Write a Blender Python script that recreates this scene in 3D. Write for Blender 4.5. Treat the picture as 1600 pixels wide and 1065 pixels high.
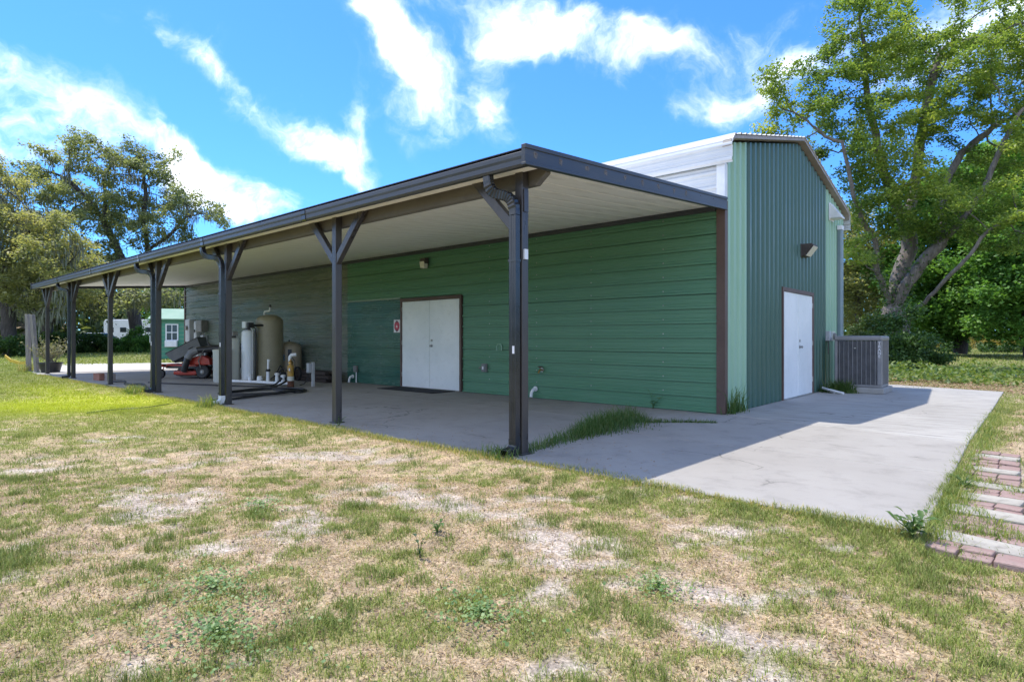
import bpy, bmesh, math, random
import numpy as np
from mathutils import Vector, Matrix

for o in list(bpy.data.objects):
    bpy.data.objects.remove(o)
SC = bpy.context.scene
COL = SC.collection
random.seed(7)
RNG = np.random.default_rng(11)
PI = math.pi

# ------------------------------------------------------------------ camera, sky, sun, exposure
CAMX, CAMY, CAMZ, YAW, FPX, CY0 = 3.5712, -8.9108, 1.15, 41.4317, 930.9, 528.25
cam_d = bpy.data.cameras.new('camera')
cam_d.sensor_width = 36.0
cam_d.lens = FPX / 1600 * 36
cam_d.shift_y = -(532.5 - CY0) / 1600
cam_d.clip_end = 3000
cam = bpy.data.objects.new('camera', cam_d)
COL.objects.link(cam)
cam.location = (CAMX, CAMY, CAMZ)
cam.rotation_euler = (PI / 2, 0, math.radians(YAW))
SC.camera = cam
_cy, _sy = math.cos(math.radians(YAW)), math.sin(math.radians(YAW))
CR = np.array([_cy, _sy, 0.0])
CF = np.array([-_sy, _cy, 0.0])
CU = np.array([0, 0, 1.0])


def P(px, py, dep):
    """world point seen at photograph position px,py at distance dep"""
    return np.array([CAMX, CAMY, CAMZ]) + dep * CF + (px - 800) / FPX * dep * CR + (CY0 - py) / FPX * dep * CU


SUN_TRAVEL = Vector((0.385, 0.03, -1.0)).normalized()
sun_d = bpy.data.lights.new('sun', 'SUN')
sun_d.energy = 2.0
sun_d.angle = math.radians(0.53)
sun_d.color = (1.0, 0.935, 0.83)
sun = bpy.data.objects.new('sun', sun_d)
COL.objects.link(sun)
sun.rotation_euler = SUN_TRAVEL.to_track_quat('-Z', 'Y').to_euler()
SUN_EL = math.asin(-SUN_TRAVEL.z)
SUN_ROT = math.atan2(-SUN_TRAVEL.x, -SUN_TRAVEL.y)

world = bpy.data.worlds.new('World')
SC.world = world
world.use_nodes = True
SC.view_settings.view_transform = 'Standard'
SC.view_settings.look = 'None'
SC.view_settings.exposure = 1.52
SC.view_settings.gamma = 1
SC.view_settings.use_curve_mapping = False
SC.render.film_transparent = False
SC.cycles.max_bounces = 8
SC.cycles.diffuse_bounces = 4
SC.cycles.transparent_max_bounces = 6
SC.cycles.use_denoising = True


class NT:
    """small helper to write node trees as expressions"""

    def __init__(self, nt):
        self.nt = nt

    def n(self, kind, **kw):
        nd = self.nt.nodes.new(kind)
        for k, v in kw.items():
            setattr(nd, k, v)
        return nd

    def put(self, sock, v):
        if v is None:
            return
        if isinstance(v, bpy.types.NodeSocket):
            self.nt.links.new(v, sock)
        else:
            if isinstance(v, (tuple, list, np.ndarray)):
                v = tuple(float(t) for t in v)
                if sock.type == 'RGBA' and len(v) == 3:
                    v = v + (1.0,)
            sock.default_value = v

    def m(self, op, a, b=None, c=None, clamp=False):
        nd = self.n('ShaderNodeMath', operation=op, use_clamp=clamp)
        for i, v in enumerate((a, b, c)):
            self.put(nd.inputs[i], v)
        return nd.outputs[0]

    def vm(self, op, a, b=None):
        nd = self.n('ShaderNodeVectorMath', operation=op)
        self.put(nd.inputs[0], a)
        if b is not None:
            if op == 'SCALE':
                self.put(nd.inputs['Scale'], b)
            else:
                self.put(nd.inputs[1], b)
        return nd.outputs['Value'] if op in ('DOT_PRODUCT', 'LENGTH', 'DISTANCE') else nd.outputs[0]

    def noise(self, vec, scale, detail=3, rough=0.55, dist=0.0):
        nd = self.n('ShaderNodeTexNoise')
        self.put(nd.inputs['Vector'], vec)
        nd.inputs['Scale'].default_value = scale
        nd.inputs['Detail'].default_value = detail
        nd.inputs['Roughness'].default_value = rough
        nd.inputs['Distortion'].default_value = dist
        return nd.outputs['Fac']

    def ramp(self, fac, a, b, lo=0.0, hi=1.0):
        nd = self.n('ShaderNodeMapRange', interpolation_type='SMOOTHSTEP')
        self.put(nd.inputs['Value'], fac)
        nd.inputs['From Min'].default_value = a
        nd.inputs['From Max'].default_value = b
        nd.inputs['To Min'].default_value = lo
        nd.inputs['To Max'].default_value = hi
        return nd.outputs['Result']

    def mix(self, fac, a, b, blend='MIX'):
        nd = self.n('ShaderNodeMix', data_type='RGBA', blend_type=blend)
        self.put(nd.inputs['Factor'], fac)
        self.put(nd.inputs['A'], a) if False else self.put(nd.inputs[6], a)
        self.put(nd.inputs[7], b)
        return nd.outputs[2]


def build_world():
    nt = world.node_tree
    nt.nodes.clear()
    N = NT(nt)
    out = N.n('ShaderNodeOutputWorld')
    bg = N.n('ShaderNodeBackground')
    sky = N.n('ShaderNodeTexSky', sky_type='NISHITA')
    sky.sun_disc = False
    sky.sun_elevation = SUN_EL
    sky.sun_rotation = SUN_ROT
    sky.air_density = 1.0
    sky.dust_density = 0.4
    sky.ozone_density = 3.0
    skyc = N.mix(1.0, sky.outputs[0], (0.20, 0.425, 0.74), 'MULTIPLY')
    tc = N.n('ShaderNodeTexCoord')
    d = tc.outputs['Generated']
    # clouds: soft masses at fixed directions, broken up by noise
    blobs = [  # photograph position, radii (pixels), tilt (deg, + = down to the right), weight
        (40, 95, 85, 50, 30, .72), (70, 205, 100, 50, 10, .58), (150, 165, 55, 42, 40, .5), (265, 240, 80, 38, 38, .95), (395, 322, 75, 45, 25, 1.1), (330, 295, 50, 38, 30, .9),
        (300, 112, 55, 32, 40, .66), (365, 165, 70, 28, 32, .50), (455, 195, 50, 30, 25, .62), (515, 242, 55, 32, 18, .78),
        (548, 185, 24, 50, 10, .5), (585, 35, 90, 50, 38, .8), (655, 105, 80, 44, 45, .98), (640, 185, 80, 60, 0, .36),
        (830, 45, 120, 55, 15, .75), (935, 65, 110, 50, 15, .85), (1030, 85, 85, 45, 5, .7), (945, 140, 40, 30, 40, .5), (768, 175, 45, 30, 60, .62), (1070, 185, 110, 34, -25, .72),
        (1195, 125, 110, 42, -25, .85), (1190, 30, 150, 40, -20, .5), (205, 30, 100, 42, 10, .55), (545, 300, 44, 12, -15, 1.0),
        (1440, 70, 150, 60, 0, .5), (1600, 20, 120, 60, 0, .8), (-120, 200, 120, 70, 10, .6), (440, 110, 120, 30, 60, .3)]
    warp = N.n('ShaderNodeTexNoise')
    N.put(warp.inputs['Vector'], d)
    warp.inputs['Scale'].default_value = 5.5
    warp.inputs['Detail'].default_value = 5
    wv = N.vm('SCALE', N.vm('SUBTRACT', warp.outputs['Color'], (.5, .5, .5)), 0.22)
    dw = N.vm('ADD', d, wv)
    total = None
    for (px, py, rx, ry, tilt, w) in blobs:
        c = P(px, py, 1.0) - np.array([CAMX, CAMY, CAMZ])
        ln = np.linalg.norm(c)
        c = c / ln
        up = np.array([0, 0, 1.0]) - c * c[2]
        up /= np.linalg.norm(up)
        rt = np.cross(c, up)
        t = math.radians(tilt)
        ax = rt * math.cos(t) - up * math.sin(t)
        ay = rt * math.sin(t) + up * math.cos(t)
        k = FPX * ln
        u = N.vm('DOT_PRODUCT', dw, ax * k / rx / 1.02)
        v = N.vm('DOT_PRODUCT', dw, ay * k / ry / 1.02)
        r2 = N.m('ADD', N.m('MULTIPLY', u, u), N.m('MULTIPLY', v, v))
        front = N.vm('DOT_PRODUCT', d, c)
        g = N.m('MULTIPLY', N.m('MULTIPLY', N.m('EXPONENT', N.m('MULTIPLY', r2, -1.0)), w), N.m('GREATER_THAN', front, 0.2))
        total = g if total is None else N.m('ADD', total, g)
    # unseen rest of the sky: cloud cover made denser to add fill light
    mp = N.vm('MULTIPLY', d, (1, 1, 1.6))
    rest = N.ramp(N.noise(mp, 2.6, 4, .5), .36, .54, 0, 1.1)
    away = N.ramp(N.vm('DOT_PRODUCT', d, tuple(CF * .9 + CU * .42)), .75, .35, 0, 1)
    total = N.m('MAXIMUM', total, N.m('MULTIPLY', rest, away))
    fine = N.noise(dw, 5.5, 8, .64)
    total = N.m('MINIMUM', total, 1.05)
    puff = N.noise(dw, 17, 5, .6)
    dens = N.m('ADD', total, N.m('ADD', N.m('MULTIPLY', N.m('SUBTRACT', fine, .5), 2.5), N.m('MULTIPLY', N.m('SUBTRACT', puff, .5), 1.0)))
    mask = N.ramp(dens, .18, 1.30)
    mask = N.m('MULTIPLY', mask, N.ramp(total, 0.0, .45))
    above = N.ramp(N.vm('DOT_PRODUCT', d, (0, 0, 1)), -.01, .03)
    mask = N.m('POWER', N.m('MULTIPLY', mask, above), 1.75)
    tone = N.noise(dw, 4.0, 3, .5)
    cl = N.mix(N.ramp(tone, .35, .62), (3.1, 3.5, 4.3), (5.4, 5.7, 6.3))
    col = N.mix(mask, skyc, cl)
    N.put(bg.inputs['Color'], col)
    bg.inputs['Strength'].default_value = 0.15
    nt.links.new(bg.outputs[0], out.inputs['Surface'])


build_world()

# ------------------------------------------------------------------ helpers: materials
MATS = {}


def mat(name, c1, c2=None, scale=3.0, rough=.6, metal=0.0, bump=0.0, bscale=40.0, stretch=(1, 1, 1), detail=5, lo=.35, hi=.65, spec=.5,
        c3=None, s3=30.0, f3=.4, rvar=0.0, emit=None):
    m = bpy.data.materials.new(name)
    m.use_nodes = True
    nt = m.node_tree
    N = NT(nt)
    b = nt.nodes['Principled BSDF']
    tc = N.n('ShaderNodeTexCoord')
    vec = N.vm('MULTIPLY', tc.outputs['Object'], stretch)
    col = tuple(c1)
    if c2 is not None:
        f = N.ramp(N.noise(vec, scale, detail, .6), lo, hi)
        col = N.mix(f, c1, c2)
        if rvar:
            N.put(b.inputs['Roughness'], N.m('ADD', rough - rvar / 2, N.m('MULTIPLY', f, rvar)))
    if c3 is not None:
        f = N.ramp(N.noise(vec, s3, 4, .65), .5, .75, 0, f3)
        col = N.mix(f, col, c3)
    N.put(b.inputs['Base Color'], col)
    if not rvar:
        b.inputs['Roughness'].default_value = rough
    b.inputs['Metallic'].default_value = metal
    b.inputs['Specular IOR Level'].default_value = spec
    if bump:
        bp = N.n('ShaderNodeBump')
        bp.inputs['Strength'].default_value = bump
        bp.inputs['Distance'].default_value = .01
        N.put(bp.inputs['Height'], N.noise(vec, bscale, 4, .6))
        N.put(b.inputs['Normal'], bp.outputs[0])
    MATS[name] = m
    return m


def leaf_mat(name, cols, trans=.35, rough=.5, attr='tint'):
    """cols: list of (position, colour) along each leaf's own random tint"""
    m = bpy.data.materials.new(name)
    m.use_nodes = True
    nt = m.node_tree
    N = NT(nt)
    b = nt.nodes['Principled BSDF']
    out = nt.nodes['Material Output']
    at = N.n('ShaderNodeAttribute', attribute_name=attr)
    rp = N.n('ShaderNodeValToRGB')
    el = rp.color_ramp.elements
    while len(el) < len(cols):
        el.new(.5)
    for e, (p, c) in zip(el, cols):
        e.position = p
        e.color = (*c, 1)
    N.put(rp.inputs[0], at.outputs['Fac'])
    N.put(b.inputs['Base Color'], rp.outputs[0])
    b.inputs['Roughness'].default_value = rough
    b.inputs['Specular IOR Level'].default_value = .35
    tr = N.n('ShaderNodeBsdfTranslucent')
    N.put(tr.inputs['Color'], N.mix(1.0, rp.outputs[0], (1.7, 1.7, .9), 'MULTIPLY'))
    mx = N.n('ShaderNodeMixShader')
    mx.inputs[0].default_value = trans
    nt.links.new(b.outputs[0], mx.inputs[1])
    nt.links.new(tr.outputs[0], mx.inputs[2])
    nt.links.new(mx.outputs[0], out.inputs['Surface'])
    MATS[name] = m
    return m


def rgb_attr_mat(name, attr='tone', rough=.9, bump=.0, trans=0.0, fine=0.0):
    m = bpy.data.materials.new(name)
    m.use_nodes = True
    nt = m.node_tree
    N = NT(nt)
    b = nt.nodes['Principled BSDF']
    at = N.n('ShaderNodeAttribute', attribute_name=attr)
    col = at.outputs['Color']
    if fine:
        tc = N.n('ShaderNodeTexCoord')
        f1 = N.ramp(N.noise(tc.outputs['Object'], 55, 5, .75), .3, .72, 1 - fine, 1 + fine * .8)
        f2 = N.ramp(N.noise(tc.outputs['Object'], 7, 5, .7), .3, .7, 1 - fine * .5, 1 + fine * .45)
        cv = N.n('ShaderNodeCombineXYZ')
        f = N.m('MULTIPLY', f1, f2)
        for i in range(3):
            N.put(cv.inputs[i], f)
        col = N.mix(1.0, col, cv.outputs[0], 'MULTIPLY')
        bp = N.n('ShaderNodeBump')
        bp.inputs['Strength'].default_value = .7
        bp.inputs['Distance'].default_value = .02
        N.put(bp.inputs['Height'], N.noise(tc.outputs['Object'], 45, 6, .75))
        N.put(b.inputs['Normal'], bp.outputs[0])
    N.put(b.inputs['Base Color'], col)
    b.inputs['Roughness'].default_value = rough
    b.inputs['Specular IOR Level'].default_value = .2
    if trans:
        out = nt.nodes['Material Output']
        tr = N.n('ShaderNodeBsdfTranslucent')
        N.put(tr.inputs['Color'], col)
        mx = N.n('ShaderNodeMixShader')
        mx.inputs[0].default_value = trans
        nt.links.new(b.outputs[0], mx.inputs[1])
        nt.links.new(tr.outputs[0], mx.inputs[2])
        nt.links.new(mx.outputs[0], out.inputs['Surface'])
    MATS[name] = m
    return m


# ------------------------------------------------------------------ helpers: objects
def link(o):
    COL.objects.link(o)
    return o


def tag(o, label=None, cat=None, group=None, kind=None):
    if label:
        o['label'] = label
    if cat:
        o['category'] = cat
    if group:
        o['group'] = group
    if kind:
        o['kind'] = kind
    return o


def thing(name, label, cat, loc=(0, 0, 0), rz=0.0, group=None):
    o = bpy.data.objects.new(name, None)
    o.empty_display_size = .1
    link(o)
    o.location = loc
    o.rotation_euler = (0, 0, rz)
    return tag(o, label, cat, group)


def copy_tree(o, parent=None):
    c = o.copy()
    link(c)
    if parent is not None:
        c.parent = parent
    for ch in list(o.children):
        copy_tree(ch, c)
    return c


class MB:
    def __init__(self):
        self.v = []
        self.f = []

    def add(self, vs, fs):
        k = len(self.v)
        self.v += [tuple(float(t) for t in p) for p in vs]
        self.f += [tuple(i + k for i in f) for f in fs]
        return self

    def box(self, x0, x1, y0, y1, z0, z1, M=None):
        vs = [(x, y, z) for z in (z0, z1) for y in (y0, y1) for x in (x0, x1)]
        if M is not None:
            vs = [M @ Vector(p) for p in vs]
        return self.add(vs, [(0, 2, 3, 1), (4, 5, 7, 6), (0, 1, 5, 4), (1, 3, 7, 5), (3, 2, 6, 7), (2, 0, 4, 6)])

    def bar(self, a, b, w, h, up=(0, 0, 1)):
        """rectangular bar from a to b, w across, h along 'up'"""
        a, b = Vector(a), Vector(b)
        d = (b - a).normalized()
        up = Vector(up)
        s = d.cross(up)
        if s.length < 1e-4:
            s = d.cross(Vector((0, 1, 0)))
        s.normalize()
        u = s.cross(d).normalized()
        vs = []
        for p in (a, b):
            for i, j in ((-1, -1), (1, -1), (1, 1), (-1, 1)):
                vs.append(p + s * (w / 2 * i) + u * (h / 2 * j))
        return self.add(vs, [(3, 2, 1, 0), (4, 5, 6, 7), (0, 1, 5, 4), (1, 2, 6, 5), (2, 3, 7, 6), (3, 0, 4, 7)])

    def tube(self, pts, r, n=8, cap=True):
        pts = [Vector(p) for p in pts]
        rs = r if isinstance(r, (list, tuple)) else [r] * len(pts)
        k = len(self.v)
        prev = None
        for i, p in enumerate(pts):
            d = (pts[min(i + 1, len(pts) - 1)] - pts[max(i - 1, 0)])
            d = d.normalized() if d.length > 1e-9 else Vector((0, 0, 1))
            if prev is None:
                ref = Vector((0, 0, 1)) if abs(d.z) < .9 else Vector((1, 0, 0))
                s = d.cross(ref).normalized()
            else:
                s = (prev - d * prev.dot(d)).normalized()
            prev = s
            u = d.cross(s)
            for j in range(n):
                a = 2 * PI * j / n
                self.v.append(tuple(p + (s * math.cos(a) + u * math.sin(a)) * rs[i]))
        for i in range(len(pts) - 1):
            for j in range(n):
                a, b = k + i * n + j, k + i * n + (j + 1) % n
                self.f.append((a, b, b + n, a + n))
        if cap:
            self.f.append(tuple(k + j for j in reversed(range(n))))
            e = k + (len(pts) - 1) * n
            self.f.append(tuple(e + j for j in range(n)))
        return self

    def lathe(self, prof, n=24, c=(0, 0, 0), axis='z', cap=True):
        """prof: list of (radius, height)"""
        k = len(self.v)
        for r, h in prof:
            for j in range(n):
                a = 2 * PI * j / n
                x, y = r * math.cos(a), r * math.sin(a)
                p = {'z': (x, y, h), 'x': (h, x, y), 'y': (x, h, y)}[axis]
                self.v.append((p[0] + c[0], p[1] + c[1], p[2] + c[2]))
        for i in range(len(prof) - 1):
            for j in range(n):
                a, b = k + i * n + j, k + i * n + (j + 1) % n
                self.f.append((a, b, b + n, a + n))
        if cap:
            self.f.append(tuple(k + j for j in reversed(range(n))))
            e = k + (len(prof) - 1) * n
            self.f.append(tuple(e + j for j in range(n)))
        return self

    def prism(self, poly, a, b, plane='xy'):
        """polygon extruded from a to b along the remaining axis"""
        def pt(u, v, w):
            return {'xy': (u, v, w), 'xz': (u, w, v), 'yz': (w, u, v)}[plane]
        n = len(poly)
        vs = [pt(u, v, a) for u, v in poly] + [pt(u, v, b) for u, v in poly]
        fs = [tuple(range(n - 1, -1, -1)), tuple(range(n, 2 * n))]
        fs += [(i, (i + 1) % n, n + (i + 1) % n, n + i) for i in range(n)]
        return self.add(vs, fs)

    def mesh(self, name, material=None, smooth=False):
        me = bpy.data.meshes.new(name)
        me.from_pydata(self.v, [], self.f)
        bm = bmesh.new()
        bm.from_mesh(me)
        bmesh.ops.recalc_face_normals(bm, faces=bm.faces)
        bm.to_mesh(me)
        bm.free()
        if material is not None:
            me.materials.append(material)
        if smooth:
            me.shade_smooth()
            try:
                me.set_sharp_from_angle(angle=math.radians(38))
            except Exception:
                pass
        return me

    def build(self, name, material, parent=None, smooth=False, bevel=0.0, seg=2):
        o = bpy.data.objects.new(name, self.mesh(name, material, smooth))
        link(o)
        if parent is not None:
            o.parent = parent
        if bevel:
            md = o.modifiers.new('edge', 'BEVEL')
            md.width = bevel
            md.segments = seg
            md.limit_method = 'ANGLE'
            md.angle_limit = math.radians(40)
        return o


def mesh_np(name, V, F, material=None, attrs=None, smooth=False):
    """V (n,3), F (m,k) arrays; attrs: name -> per-vertex float or rgb"""
    me = bpy.data.meshes.new(name)
    V = np.asarray(V, np.float32)
    F = np.asarray(F, np.int32)
    k = F.shape[1]
    me.vertices.add(len(V))
    me.vertices.foreach_set('co', V.ravel())
    me.loops.add(F.size)
    me.loops.foreach_set('vertex_index', F.ravel())
    me.polygons.add(len(F))
    me.polygons.foreach_set('loop_start', np.arange(0, F.size, k, dtype=np.int32))
    me.polygons.foreach_set('loop_total', np.full(len(F), k, np.int32))
    if smooth:
        me.polygons.foreach_set('use_smooth', np.ones(len(F), bool))
    for n, a in (attrs or {}).items():
        a = np.asarray(a, np.float32)
        if a.ndim == 1:
            at = me.attributes.new(n, 'FLOAT', 'POINT')
            at.data.foreach_set('value', a)
        else:
            at = me.attributes.new(n, 'FLOAT_COLOR', 'POINT')
            at.data.foreach_set('color', np.concatenate([a, np.ones((len(a), 1), np.float32)], 1).ravel())
    me.update(calc_edges=True)
    if material is not None:
        me.materials.append(material)
    return me


def obj(name, me, parent=None):
    o = bpy.data.objects.new(name, me)
    link(o)
    if parent is not None:
        o.parent = parent
    return o


def vnoise(x, y, seed=0):
    """value noise on arrays"""
    xi, yi = np.floor(x).astype(np.int64), np.floor(y).astype(np.int64)
    xf, yf = x - xi, y - yi
    xf, yf = xf * xf * (3 - 2 * xf), yf * yf * (3 - 2 * yf)

    def h(i, j):
        n = (i * 374761393 + j * 668265263 + seed * 974711) & 0x7fffffff
        n = (n ^ (n >> 13)) * 1274126177 & 0x7fffffff
        n = (n ^ (n >> 16)) & 0x7fffffff
        return n / 0x7fffffff
    a, b, c, d = h(xi, yi), h(xi + 1, yi), h(xi, yi + 1), h(xi + 1, yi + 1)
    return (a * (1 - xf) + b * xf) * (1 - yf) + (c * (1 - xf) + d * xf) * yf


def fbm(x, y, s, seed=0, octv=4, gain=.55):
    t, a, tot = 0, 1.0, 0
    for o in range(octv):
        t = t + a * vnoise(x * s * 2 ** o + 17.3 * o, y * s * 2 ** o - 9.1 * o, seed + o)
        tot += a
        a *= gain
    return t / tot


def sstep(a, b, x):
    t = np.clip((x - a) / (b - a), 0, 1)
    return t * t * (3 - 2 * t)


# ------------------------------------------------------------------ materials
M_GREEN = mat('green_siding', (.082, .215, .122), (.096, .23, .136), 1.1, rough=.38, stretch=(.5, .5, 2), rvar=.12, c3=(.12, .22, .16), s3=7, f3=.3)
M_GREEN_INFILL = mat('green_siding_newer', (.04, .125, .095), (.062, .14, .105), 1.4, rough=.24, rvar=.14, stretch=(.6, .6, 1.6))
M_GREEN_GREY = mat('green_siding_weathered_sheen', (.125, .165, .132), (.17, .185, .155), .9, rough=.30, rvar=.18, stretch=(.4, .4, 2.5), c3=(.13, .14, .12), s3=5, f3=.5)  # weathered grey, with sky and ground sheen put into the colour
M_GABLE_LIGHT = mat('green_gable_faded', (.25, .42, .29), (.28, .45, .32), 1.5, rough=.42, stretch=(1, 1, .4), c3=(.27, .46, .34), s3=9, f3=.3)
M_GABLE_DARK = mat('green_gable_dark', (.040, .105, .083), (.046, .116, .092), 1.3, rough=.36, rvar=.12, stretch=(1, 1, .4), c3=(.06, .13, .11), s3=8, f3=.3)
M_WHITE_METAL = mat('white_roof_metal', (.50, .52, .54), (.55, .565, .58), 1.2, rough=.4, c3=(.42, .41, .39), s3=3, f3=.15)
M_WHITE_TRIM = mat('white_trim', (.72, .73, .74), (.64, .65, .67), 4, rough=.4, c3=(.5, .5, .48), s3=15, f3=.15)
M_BROWN = mat('brown_trim', (.085, .05, .04), (.11, .068, .055), 3, rough=.5, stretch=(1, 1, .4))
M_CHAR = mat('charcoal_fascia', (.030, .034, .042), (.045, .050, .058), 1.5, rough=.42, stretch=(.3, .3, 2), c3=(.10, .10, .10), s3=6, f3=.3, rvar=.15)
M_POST = mat('bronze_post', (.042, .037, .035), (.060, .053, .049), 2.5, rough=.34, rvar=.15, stretch=(1, 1, .25), c3=(.11, .10, .09), s3=10, f3=.25)
M_BEAM = mat('bronze_beam', (.10, .088, .072), (.13, .115, .095), 1.2, rough=.55, c3=(.07, .055, .045), s3=6, f3=.5)
M_BLACK_SPOUT = mat('black_downspout', (.016, .018, .022), (.026, .029, .033), 4, rough=.22)
M_CEIL = mat('canopy_ceiling', (.86, .84, .79), (.90, .885, .84), 1.3, rough=.55, stretch=(2.2, .35, 1), c3=(.45, .41, .34), s3=3.2, f3=.38)
M_DOOR = mat('white_door', (.73, .76, .75), (.80, .82, .81), 1.4, rough=.42, c3=(.55, .55, .52), s3=9, f3=.22)
M_CONC = None
M_STEEL = mat('steel', (.45, .44, .42), (.3, .29, .27), 12, rough=.35, metal=.9)
M_PVC = mat('white_pvc', (.74, .75, .76), (.66, .67, .66), 6, rough=.4)
M_TANKW = mat('white_tank_wrap', (.70, .75, .78), (.76, .79, .81), 2, rough=.45)
M_TANKB = mat('beige_brine_tank', (.48, .49, .43), (.53, .53, .47), 2, rough=.5)
M_TANK = mat('olive_tank', (.26, .235, .155), (.30, .27, .18), 1.5, rough=.42, bump=.15, bscale=60, c3=(.13, .12, .08), s3=5, f3=.4)
M_TANK2 = mat('tan_tank', (.34, .285, .20), (.38, .32, .23), 1.5, rough=.45, bump=.1, bscale=60)
M_BLACK = mat('black_rubber', (.012, .012, .013), (.02, .02, .02), 10, rough=.55)
M_BLACKP = mat('black_plastic', (.018, .018, .02), (.03, .03, .032), 6, rough=.38)
M_RED = mat('mower_red', (.40, .035, .018), (.32, .03, .02), 5, rough=.32, c3=(.18, .06, .04), s3=18, f3=.35)
M_GREYP = mat('grey_plastic', (.16, .165, .17), (.2, .2, .2), 6, rough=.5)
M_GREYBOX = mat('grey_enclosure', (.40, .42, .43), (.46, .47, .47), 4, rough=.45)
M_GREYDK = mat('dark_grey_enclosure', (.17, .165, .15), (.22, .21, .19), 5, rough=.5)
M_YEL = mat('yellow_paint', (.46, .27, .035), (.36, .20, .04), 14, rough=.5, c3=(.2, .09, .03), s3=25, f3=.6)
M_RUST = mat('rust', (.12, .045, .02), (.07, .03, .02), 20, rough=.85, bump=.4)
M_BRASS = mat('brass', (.42, .26, .08), (.3, .18, .06), 15, rough=.35, metal=.8)
M_ACGREY = mat('ac_casing', (.20, .20, .205), (.245, .24, .24), 3, rough=.42, c3=(.3, .28, .25), s3=14, f3=.3)
M_ACDARK = mat('ac_coil', (.075, .077, .083), (.095, .097, .102), 9, rough=.6)
M_ACLOUV = mat('ac_louver', (.17, .17, .175), (.13, .13, .135), 5, rough=.5)
M_LENS = mat('lamp_lens', (.62, .60, .52), (.7, .68, .6), 12, rough=.25)
M_LAMP = mat('lamp_bronze', (.045, .035, .03), (.07, .055, .048), 10, rough=.45)
M_SIGNW = mat('sign_white', (.75, .74, .76), rough=.4)
M_SIGNR = mat('sign_red', (.42, .025, .06), (.5, .05, .09), 40, rough=.4)
M_SIGND = mat('sign_dark_red', (.06, .012, .03), rough=.4)
M_WOOD = mat('weathered_wood', (.30, .275, .24), (.20, .18, .155), 5, rough=.85, bump=.5, bscale=30, stretch=(6, 6, .5))
M_BLOCK = mat('red_block', (.24, .105, .075), (.30, .14, .10), 9, rough=.9, bump=.4)
M_BLOCKG = mat('grey_block', (.27, .22, .20), (.21, .18, .17), 9, rough=.9, bump=.4)
M_PAVER = mat('pink_brick_paver', (.27, .175, .15), (.33, .23, .20), 6, rough=.9, bump=.5, bscale=90, c3=(.20, .16, .13), s3=14, f3=.8)
M_PAVERC = mat('cream_concrete_paver', (.40, .37, .31), (.32, .295, .25), 6, rough=.9, bump=.5, bscale=90, c3=(.22, .20, .17), s3=12, f3=.8)
M_GLASS = mat('dark_glass', (.02, .025, .03), rough=.08, spec=.8)
M_BARK = mat('oak_bark', (.19, .165, .145), (.105, .09, .08), 3, rough=.95, bump=.9, bscale=14, stretch=(3, 3, .8), c3=(.30, .27, .25), s3=4, f3=.6)
M_BARKD = mat('dark_oak_bark', (.085, .072, .062), (.05, .042, .037), 3, rough=.95, bump=.8, bscale=14, stretch=(3, 3, .8), c3=(.16, .15, .14), s3=4, f3=.5)
M_SHEDG = mat('shed_green', (.035, .21, .135), (.045, .235, .15), 2, rough=.45)
M_SHEDR = mat('shed_roof', (.17, .30, .19), (.21, .33, .22), 1.5, rough=.4)
M_MAT = mat('black_mat', (.010, .010, .011), (.016, .016, .016), 30, rough=.95, bump=.4, bscale=120)
M_YELROPE = mat('yellow_strap', (.62, .42, .02), (.5, .33, .02), 12, rough=.6)
M_TWIG = mat('dry_twig', (.32, .28, .22), (.22, .19, .15), 12, rough=.9)
M_HOUSE = mat('far_house_wall', (.42, .38, .30), (.48, .43, .35), 1, rough=.8)
M_HROOF = mat('far_house_roof', (.38, .31, .22), (.30, .24, .17), 2, rough=.85)
M_CARW = mat('vehicle_white', (.68, .69, .70), (.62, .63, .64), 2, rough=.25)
M_STAIN = mat('rust_stain', (.15, .13, .11), (.075, .07, .068), 25, rough=.7, stretch=(1, 1, .4))


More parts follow.
